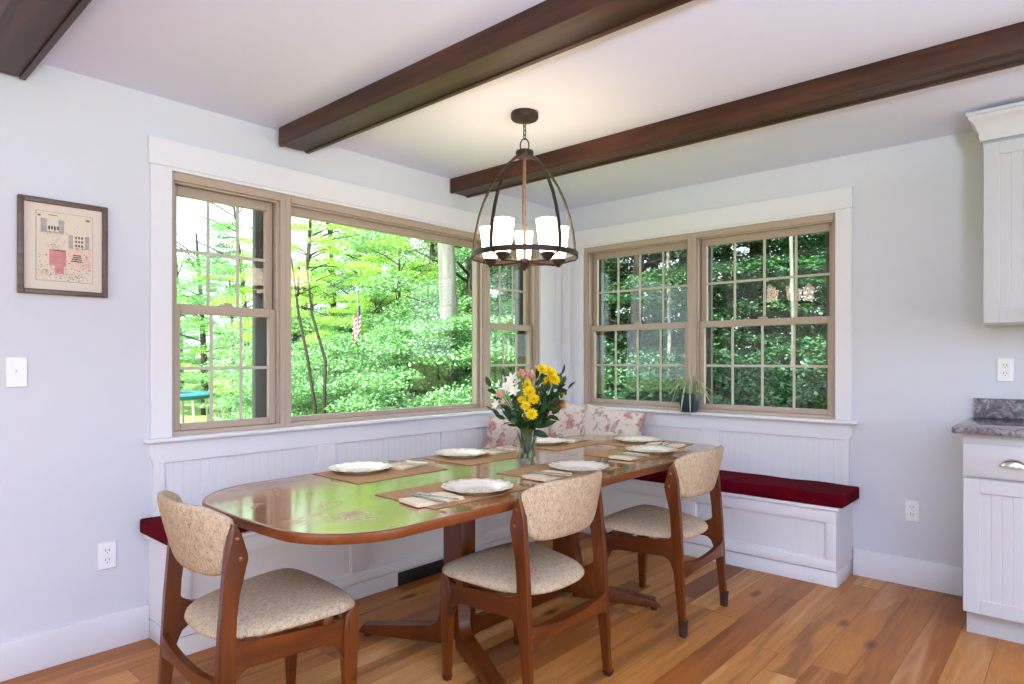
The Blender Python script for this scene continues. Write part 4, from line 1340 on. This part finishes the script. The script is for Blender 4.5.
def crown(name, K, per, z0, z1, rad, mat, size=.085, flat=.13, cl=(.35, .75), shape=None):
    cs = []
    for _ in range(K):
        u = rs.uniform(0, 1)
        z = z0+(z1-z0)*u
        rr = rad*(shape(u) if shape else math.sqrt(max(.05, 1-(2*u-1)**2*.85)))
        a = rs.uniform(0, 2*PI); q = rr*math.sqrt(rs.uniform(.12, 1))
        c = np.array([q*math.cos(a), q*math.sin(a), z])
        r = rs.uniform(*cl)
        p = rs.normal(0, 1, (per, 3)); p /= np.linalg.norm(p, axis=1)[:, None]; p *= rs.uniform(0, 1, (per, 1))**.4
        p *= np.array([r, r, r*flat/.3*.5])
        # sprays sag outward
        p[:, 2] -= .18*(np.hypot(p[:, 0], p[:, 1])**2)/max(r, .1)
        cs.append(c+p)
    return leaf_mesh(name, np.concatenate(cs), size, mat)
def trunk_mesh(name, h, r, mat, lean=.3, branches=10, br0=.25):
    bm = B(); pts = []; ph = rnd.uniform(0, 6)
    for i in range(9):
        u = i/8; pts.append(Vector((lean*u*math.sin(ph+u*1.5), lean*u*math.cos(ph+u*1.2), h*u-.3)))
    tube(bm, pts, [r*(1.25-.95*i/8) for i in range(9)], 10)
    for k in range(branches):
        u = br0+(1-br0)*rnd.random(); i = min(7, int(u*8)); p = pts[i].lerp(pts[i+1], u*8-i)
        a = rnd.uniform(0, 6.28); L_ = h*rnd.uniform(.12, .28)
        tip = p+Vector((math.cos(a)*L_, math.sin(a)*L_, L_*rnd.uniform(.1, .6)))
        tube(bm, [p, p.lerp(tip, .5)+Vector((0, 0, .06)), tip], [r*.32*(1.1-u*.6), r*.2, r*.06], 6)
    o = bpy.data.meshes.new(name); bmesh.ops.recalc_face_normals(bm, faces=bm.faces); bm.to_mesh(o); bm.free()
    o.materials.append(mat); o.shade_smooth()
    return o
def tshape(u): return .35+.65*math.sin(PI*min(1, .12+u*.9))
CR = {
 'lime': [crown('foliage', 50, 470, .9, 7.0, 2.3, M['leaf_lime'], .06) for _ in range(2)],
 'green': [crown('foliage', 95, 470, .5, 6.2, 2.3, M['leaf_green'], .06) for _ in range(2)],
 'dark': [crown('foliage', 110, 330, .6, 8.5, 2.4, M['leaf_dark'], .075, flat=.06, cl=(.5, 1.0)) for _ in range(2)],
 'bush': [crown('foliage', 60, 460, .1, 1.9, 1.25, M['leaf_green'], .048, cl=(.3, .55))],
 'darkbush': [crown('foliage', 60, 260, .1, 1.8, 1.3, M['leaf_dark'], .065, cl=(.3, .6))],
}
TR = [trunk_mesh('trunk', 7.0, .10, M['bark'], .5, 14), trunk_mesh('trunk', 7.5, .13, M['bark'], .3, 14)]
TRB = trunk_mesh('trunk', 1.3, .03, M['bark'], .2, 9, .1)
C0 = Vector((3.12868, -4.09271, 0)); F0 = Vector((-math.sin(.729434), math.cos(.729434), 0)); R0 = Vector((math.cos(.729434), math.sin(.729434), 0))
def ground_pt(u, dist):
    d = F0+R0*((u-512)/642.79)
    p = C0+d*dist
    return Vector((p.x, p.y, gh(p.x, p.y)))
LAB = {'lime': ('lime green leafy tree in the sunlit wood beyond the wide window', 'sunlit lime trees'),
       'green': ('mid green leafy tree in the sunlit wood beyond the wide window', 'sunlit green trees'),
       'dark': ('dark green tree in the shady wood beyond the two sash windows', 'shady dark trees'),
       'bush': ('rounded green shrub under the sunlit trees beyond the wide window', 'sunlit shrubs'),
       'darkbush': ('dark green shrub under the shady trees beyond the two sash windows', 'shady shrubs')}
tcount = {}
def tree(kind, p, s=1.0, sz=None):
    i = tcount.get(kind, 0); tcount[kind] = i+1
    lab, grp = LAB[kind]
    t = thing('shrub' if 'bush' in kind else 'leafy_tree', lab, 'shrub' if 'bush' in kind else 'tree', p, rnd.uniform(0, 6.28), grp)
    t.scale = (s, s, sz or s)
    f = link(bpy.data.objects.new('foliage', CR[kind][i % len(CR[kind])])); f.parent = t
    k = link(bpy.data.objects.new('trunk', TRB if 'bush' in kind else TR[i % 2])); k.parent = t
    return t
# beyond the left-wall window: a fan of trees seen through it
for (u, d, kind, s) in ((230, 18, 'lime', .62), (290, 12.5, 'lime', .5), (300, 13, 'lime', .64), (335, 17, 'lime', .84), (390, 12.5, 'lime', .56),
                        (385, 18, 'lime', .85), (430, 15, 'green', 1.0), (470, 11.5, 'green', .85), (505, 13, 'green', .9), (545, 15, 'green', 1.0),
                        (100, 21, 'green', .7), (205, 19, 'green', .74), (246, 17, 'green', .86), (165, 20, 'green', .62), (320, 24, 'green', .8), (440, 21, 'lime', 1.3), (180, 24, 'green', .8), (520, 19, 'green', 1.2)):
    tree(kind, ground_pt(u, d), s)
for (u, d, s) in ((275, 10.5, .9), (300, 9.5, .8), (345, 11, 1.0), (375, 9.6, 1.0), (415, 9.2, 1.05), (450, 9.6, 1.1), (490, 9.0, 1.1), (395, 11.5, 1.2), (305, 13, 1.0), (520, 10, 1.1), (435, 11.5, 1.35), (465, 12, 1.4), (310, 12.5, 1.2), (350, 13.5, 1.3), (410, 13.5, 1.5), (380, 14.5, 1.4), (290, 15, 1.3), (428, 8.5, .95), (462, 8.7, 1.0)):
    tree('bush', ground_pt(u, d), s, s*1.12)
for (u, d, s) in ((312, 12, .42), (345, 12.6, .42), (372, 13, .45), (330, 10.6, .32), (300, 15.5, .74), (362, 15, .62), (425, 13.5, .7), (405, 16.5, .8)):
    tree('lime', ground_pt(u, d), s)
# beyond the back-wall windows
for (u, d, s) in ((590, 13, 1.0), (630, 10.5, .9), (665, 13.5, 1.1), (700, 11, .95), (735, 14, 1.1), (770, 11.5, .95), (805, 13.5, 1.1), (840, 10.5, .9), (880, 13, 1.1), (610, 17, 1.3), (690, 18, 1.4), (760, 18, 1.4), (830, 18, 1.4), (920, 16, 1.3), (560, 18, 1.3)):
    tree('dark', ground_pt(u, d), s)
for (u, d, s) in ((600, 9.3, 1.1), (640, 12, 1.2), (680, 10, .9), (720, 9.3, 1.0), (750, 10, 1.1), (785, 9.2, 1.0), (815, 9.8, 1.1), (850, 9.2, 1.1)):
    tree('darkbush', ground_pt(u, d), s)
# tall pale trunk and two slim dark ones
bm = B(); p = ground_pt(450, 9.0)
tube(bm, [p+Vector((0, 0, -.3)), p+Vector((-.03, 0, 2.5)), p+Vector((-.12, -.05, 5)), p+Vector((-.2, -.1, 9))], [.15, .125, .115, .09], 14)
tag(obj('tree_trunk', bm, M['palebark']), 'tall pale grey tree trunk rising behind the shrubs of the wide window', 'tree')
for i, (u, d, l, lab) in enumerate(((315, 8.2, -.30, 'slim dark leaning tree trunk near the side edge of the wide pane'), (324, 8.0, -.22, 'slim dark crooked tree trunk between the leaning trunk and the flagpole'))):
    bm = B(); p = ground_pt(u, d)
    tube(bm, [p+Vector((0, 0, -.3)), p+Vector((0, 0, 1.2)), p+R0*(.02 if i else l*.3)+Vector((0, 0, 1.8)), p+R0*l*.7+Vector((0, 0, 2.4)), p+R0*l+Vector((0, 0, 3.1))], [.026, .023, .02, .016, .008], 10)
    tag(obj('tree_trunk', bm, M['bark']), lab, 'tree')
for (u, d, lab) in ((663, 9.4, 'thin pale birch trunk behind the sash window next to the corner'), (786, 9.0, 'thin pale birch trunk behind the sash window of the reflected lamps')):
    bm = B(); p = ground_pt(u, d)
    tube(bm, [p+Vector((0, 0, -.3)), p+Vector((.1, 0, 2)), p+Vector((.0, .1, 5)), p+Vector((.2, .1, 8))], [.03, .027, .024, .02], 10)
    tag(obj('tree_trunk', bm, M['palebark']), lab, 'tree')
# flagpole with a hanging flag
p = ground_pt(358, 9.0); t = thing('flagpole', 'thin garden flagpole carrying the small hanging flag', 'flagpole', p)
bm = B(); lathe(bm, [(0, 0), (.014, 0), (.012, 1.5), (.012, 2.75), (0, 2.75)], 12); obj('pole', bm, M['palebark'], t)
bm = B(); tt = B(); bmesh.ops.create_icosphere(tt, subdivisions=2, radius=.025); bmesh.ops.translate(tt, vec=(0, 0, 2.77), verts=tt.verts); merge(bm, tt); obj('finial', bm, M['nickel'], t)
M['fred'] = plain('flag_red', srgb(176, 34, 48), .8, .1, var=.03); M['fwhite'] = plain('flag_white', srgb(236, 232, 232), .8, .1, var=.02); M['fblue'] = plain('flag_blue', srgb(40, 50, 100), .8, .1, var=.03)
bm = B(); NS, NR = 26, 14
top, Ht = 2.58, .50
def fpnt(i, j):           # i across the fly, j along the hoist; gathered folds
    s = i/NR; v = j/NS
    x = .02+.13*s+.02*math.sin(s*9); y = .035*math.sin(s*15+v*2)*(.4+s)
    q = R0*(-x)+F0*y
    return Vector((q.x, q.y, top-Ht*v-.30*s))
g = [[bm.verts.new(fpnt(i, j)) for j in range(NS+1)] for i in range(NR+1)]
for i in range(NR):
    for j in range(NS):
        f = bm.faces.new((g[i][j], g[i+1][j], g[i+1][j+1], g[i][j+1]))
        f.material_index = 2 if (i < 4 and j < 9) else (0 if (j//2) % 2 == 0 else 1)
fo = obj('flag', bm, [M['fred'], M['fwhite'], M['fblue']], smooth=80, origin=False); fo.location = p+R0*.05+Vector((0, 0, .55)); fo.scale = (.78, .78, .78)
sm = fo.modifiers.new('cloth', 'SOLIDIFY'); sm.thickness = .003
tag(fo, 'small striped red and white flag hanging limp from the garden flagpole', 'flag')
# trampoline
p = ground_pt(138, 13.5)
p.z = -.40
t = thing('trampoline', 'teal-edged trampoline on white legs behind the narrow sash window', 'trampoline', p)
M['teal'] = plain('teal_pad', srgb(44, 112, 126), .5, .3, var=.05); M['net'] = plain('black_mat', (.02, .02, .025, 1), .7)
bm = B(); lathe(bm, [(1.05, .93), (1.40, .93), (1.46, .90), (1.46, .84), (1.40, .82), (1.05, .90)], 56, closed=True); obj('edge_pad', bm, M['teal'], t)
bm = B(); lathe(bm, [(0, .895), (1.05, .905), (1.05, .915), (0, .905)], 48); obj('jump_mat', bm, M['net'], t)
for k in range(6):
    a = k*PI/3+.25; bm = B()
    ca, sa = math.cos(a), math.sin(a)
    tube(bm, [(1.33*ca-.3*sa, 1.33*sa+.3*ca, .84), (1.4*ca-.3*sa, 1.4*sa+.3*ca, .0), (1.4*ca+.3*sa, 1.4*sa-.3*ca, .0), (1.33*ca+.3*sa, 1.33*sa-.3*ca, .84)], .028, 8)
    obj('leg', bm, M['plastic'], t)

# ------------------------------------------------------------------ light
w = bpy.data.worlds.new('sky'); sc.world = w; w.use_nodes = True
nt = w.node_tree; bg = nt.nodes['Background']
bg.inputs[0].default_value = (.80, .93, 1.0, 1); bg.inputs[1].default_value = 2.2

sun = bpy.data.lights.new('sun', 'SUN'); sun.energy = 11; sun.angle = R(1.5); sun.color = (1, .98, .93)
so = link(bpy.data.objects.new('sun', sun))
dirv = Vector((-.18, 1, -1.05))          # direction the light travels
so.rotation_euler = dirv.to_track_quat('-Z', 'Y').to_euler()
def area(name, loc, aim, sx, sy, power, col):
    l = bpy.data.lights.new(name, 'AREA'); l.shape = 'RECTANGLE'; l.size = sx; l.size_y = sy; l.energy = power; l.color = col
    o = link(bpy.data.objects.new(name, l)); o.location = loc
    o.rotation_euler = (Vector(aim)-Vector(loc)).to_track_quat('-Z', 'Y').to_euler()
    return o
area('fill_right_opening', (RX-.02, -2.35, 1.15), (0, -2.35, 3.0), 3.0, 1.7, 22, (.86, .88, 1))  # fill lamp added in the unseen opening, tilted up to lift the ceiling
area('fill_front_opening', (3.2, RY+.02, 1.15), (3.2, 0, 3.4), 3.9, 1.7, 12, (.68, .84, 1))  # second added fill, weaker and bluer, also tilted upward
# torchiere added out of view as fill; its blue uplight brightens the ceiling
LX, LY = 4.2, -4.2
t = thing('fill_lamp', 'added torchiere fill lamp with an upturned bowl, out of view behind the camera', 'lamp', (LX, LY, 0))
bm = B(); lathe(bm, [(0, 0), (.15, 0), (.15, .012), (.04, .03), (.016, .05), (0, .05)], 32); obj('base', bm, M['bronze'], t)
bm = B(); lathe(bm, [(0, .05), (.013, .05), (.013, 1.30), (0, 1.30)], 16); obj('pole', bm, M['bronze'], t)
bm = B(); lathe(bm, [(0, 1.30), (.05, 1.30), (.14, 1.33), (.22, 1.38), (.25, 1.42), (.244, 1.424), (.21, 1.39), (.13, 1.345), (.04, 1.32), (0, 1.32)], 40); obj('lamp_shade', bm, M['nickel'], t)
l = bpy.data.lights.new('fill_lamp_disk', 'AREA'); l.shape = 'DISK'; l.size = .40; l.energy = 245; l.color = (.62, .765, 1)
o = link(bpy.data.objects.new('fill_lamp_disk', l)); o.location = (LX, LY, 1.426); o.rotation_euler = (PI, 0, 0)
for k in range(5):
    a = face+R(36+72*k)
    l = bpy.data.lights.new('bulb_light', 'POINT'); l.energy = .08; l.color = (1, .74, .64); l.shadow_soft_size = .025
    o = link(bpy.data.objects.new('bulb_light', l)); o.location = (CX+.175*math.cos(a), CY+.175*math.sin(a), 1.895)

# ------------------------------------------------------------------ view
vs_ = sc.view_settings
sc.display_settings.display_device = 'sRGB'
vs_.view_transform = 'Standard'; vs_.look = 'None'; vs_.exposure = 0.62; vs_.gamma = 1.0; vs_.use_curve_mapping = False
sc.cycles.use_denoising = True
sc.cycles.max_bounces = 10; sc.cycles.diffuse_bounces = 5; sc.cycles.glossy_bounces = 5; sc.cycles.transparent_max_bounces = 16; sc.cycles.transmission_bounces = 6
sc.cycles.sample_clamp_indirect = 8.0
sc.cycles.caustics_reflective = False; sc.cycles.caustics_refractive = False
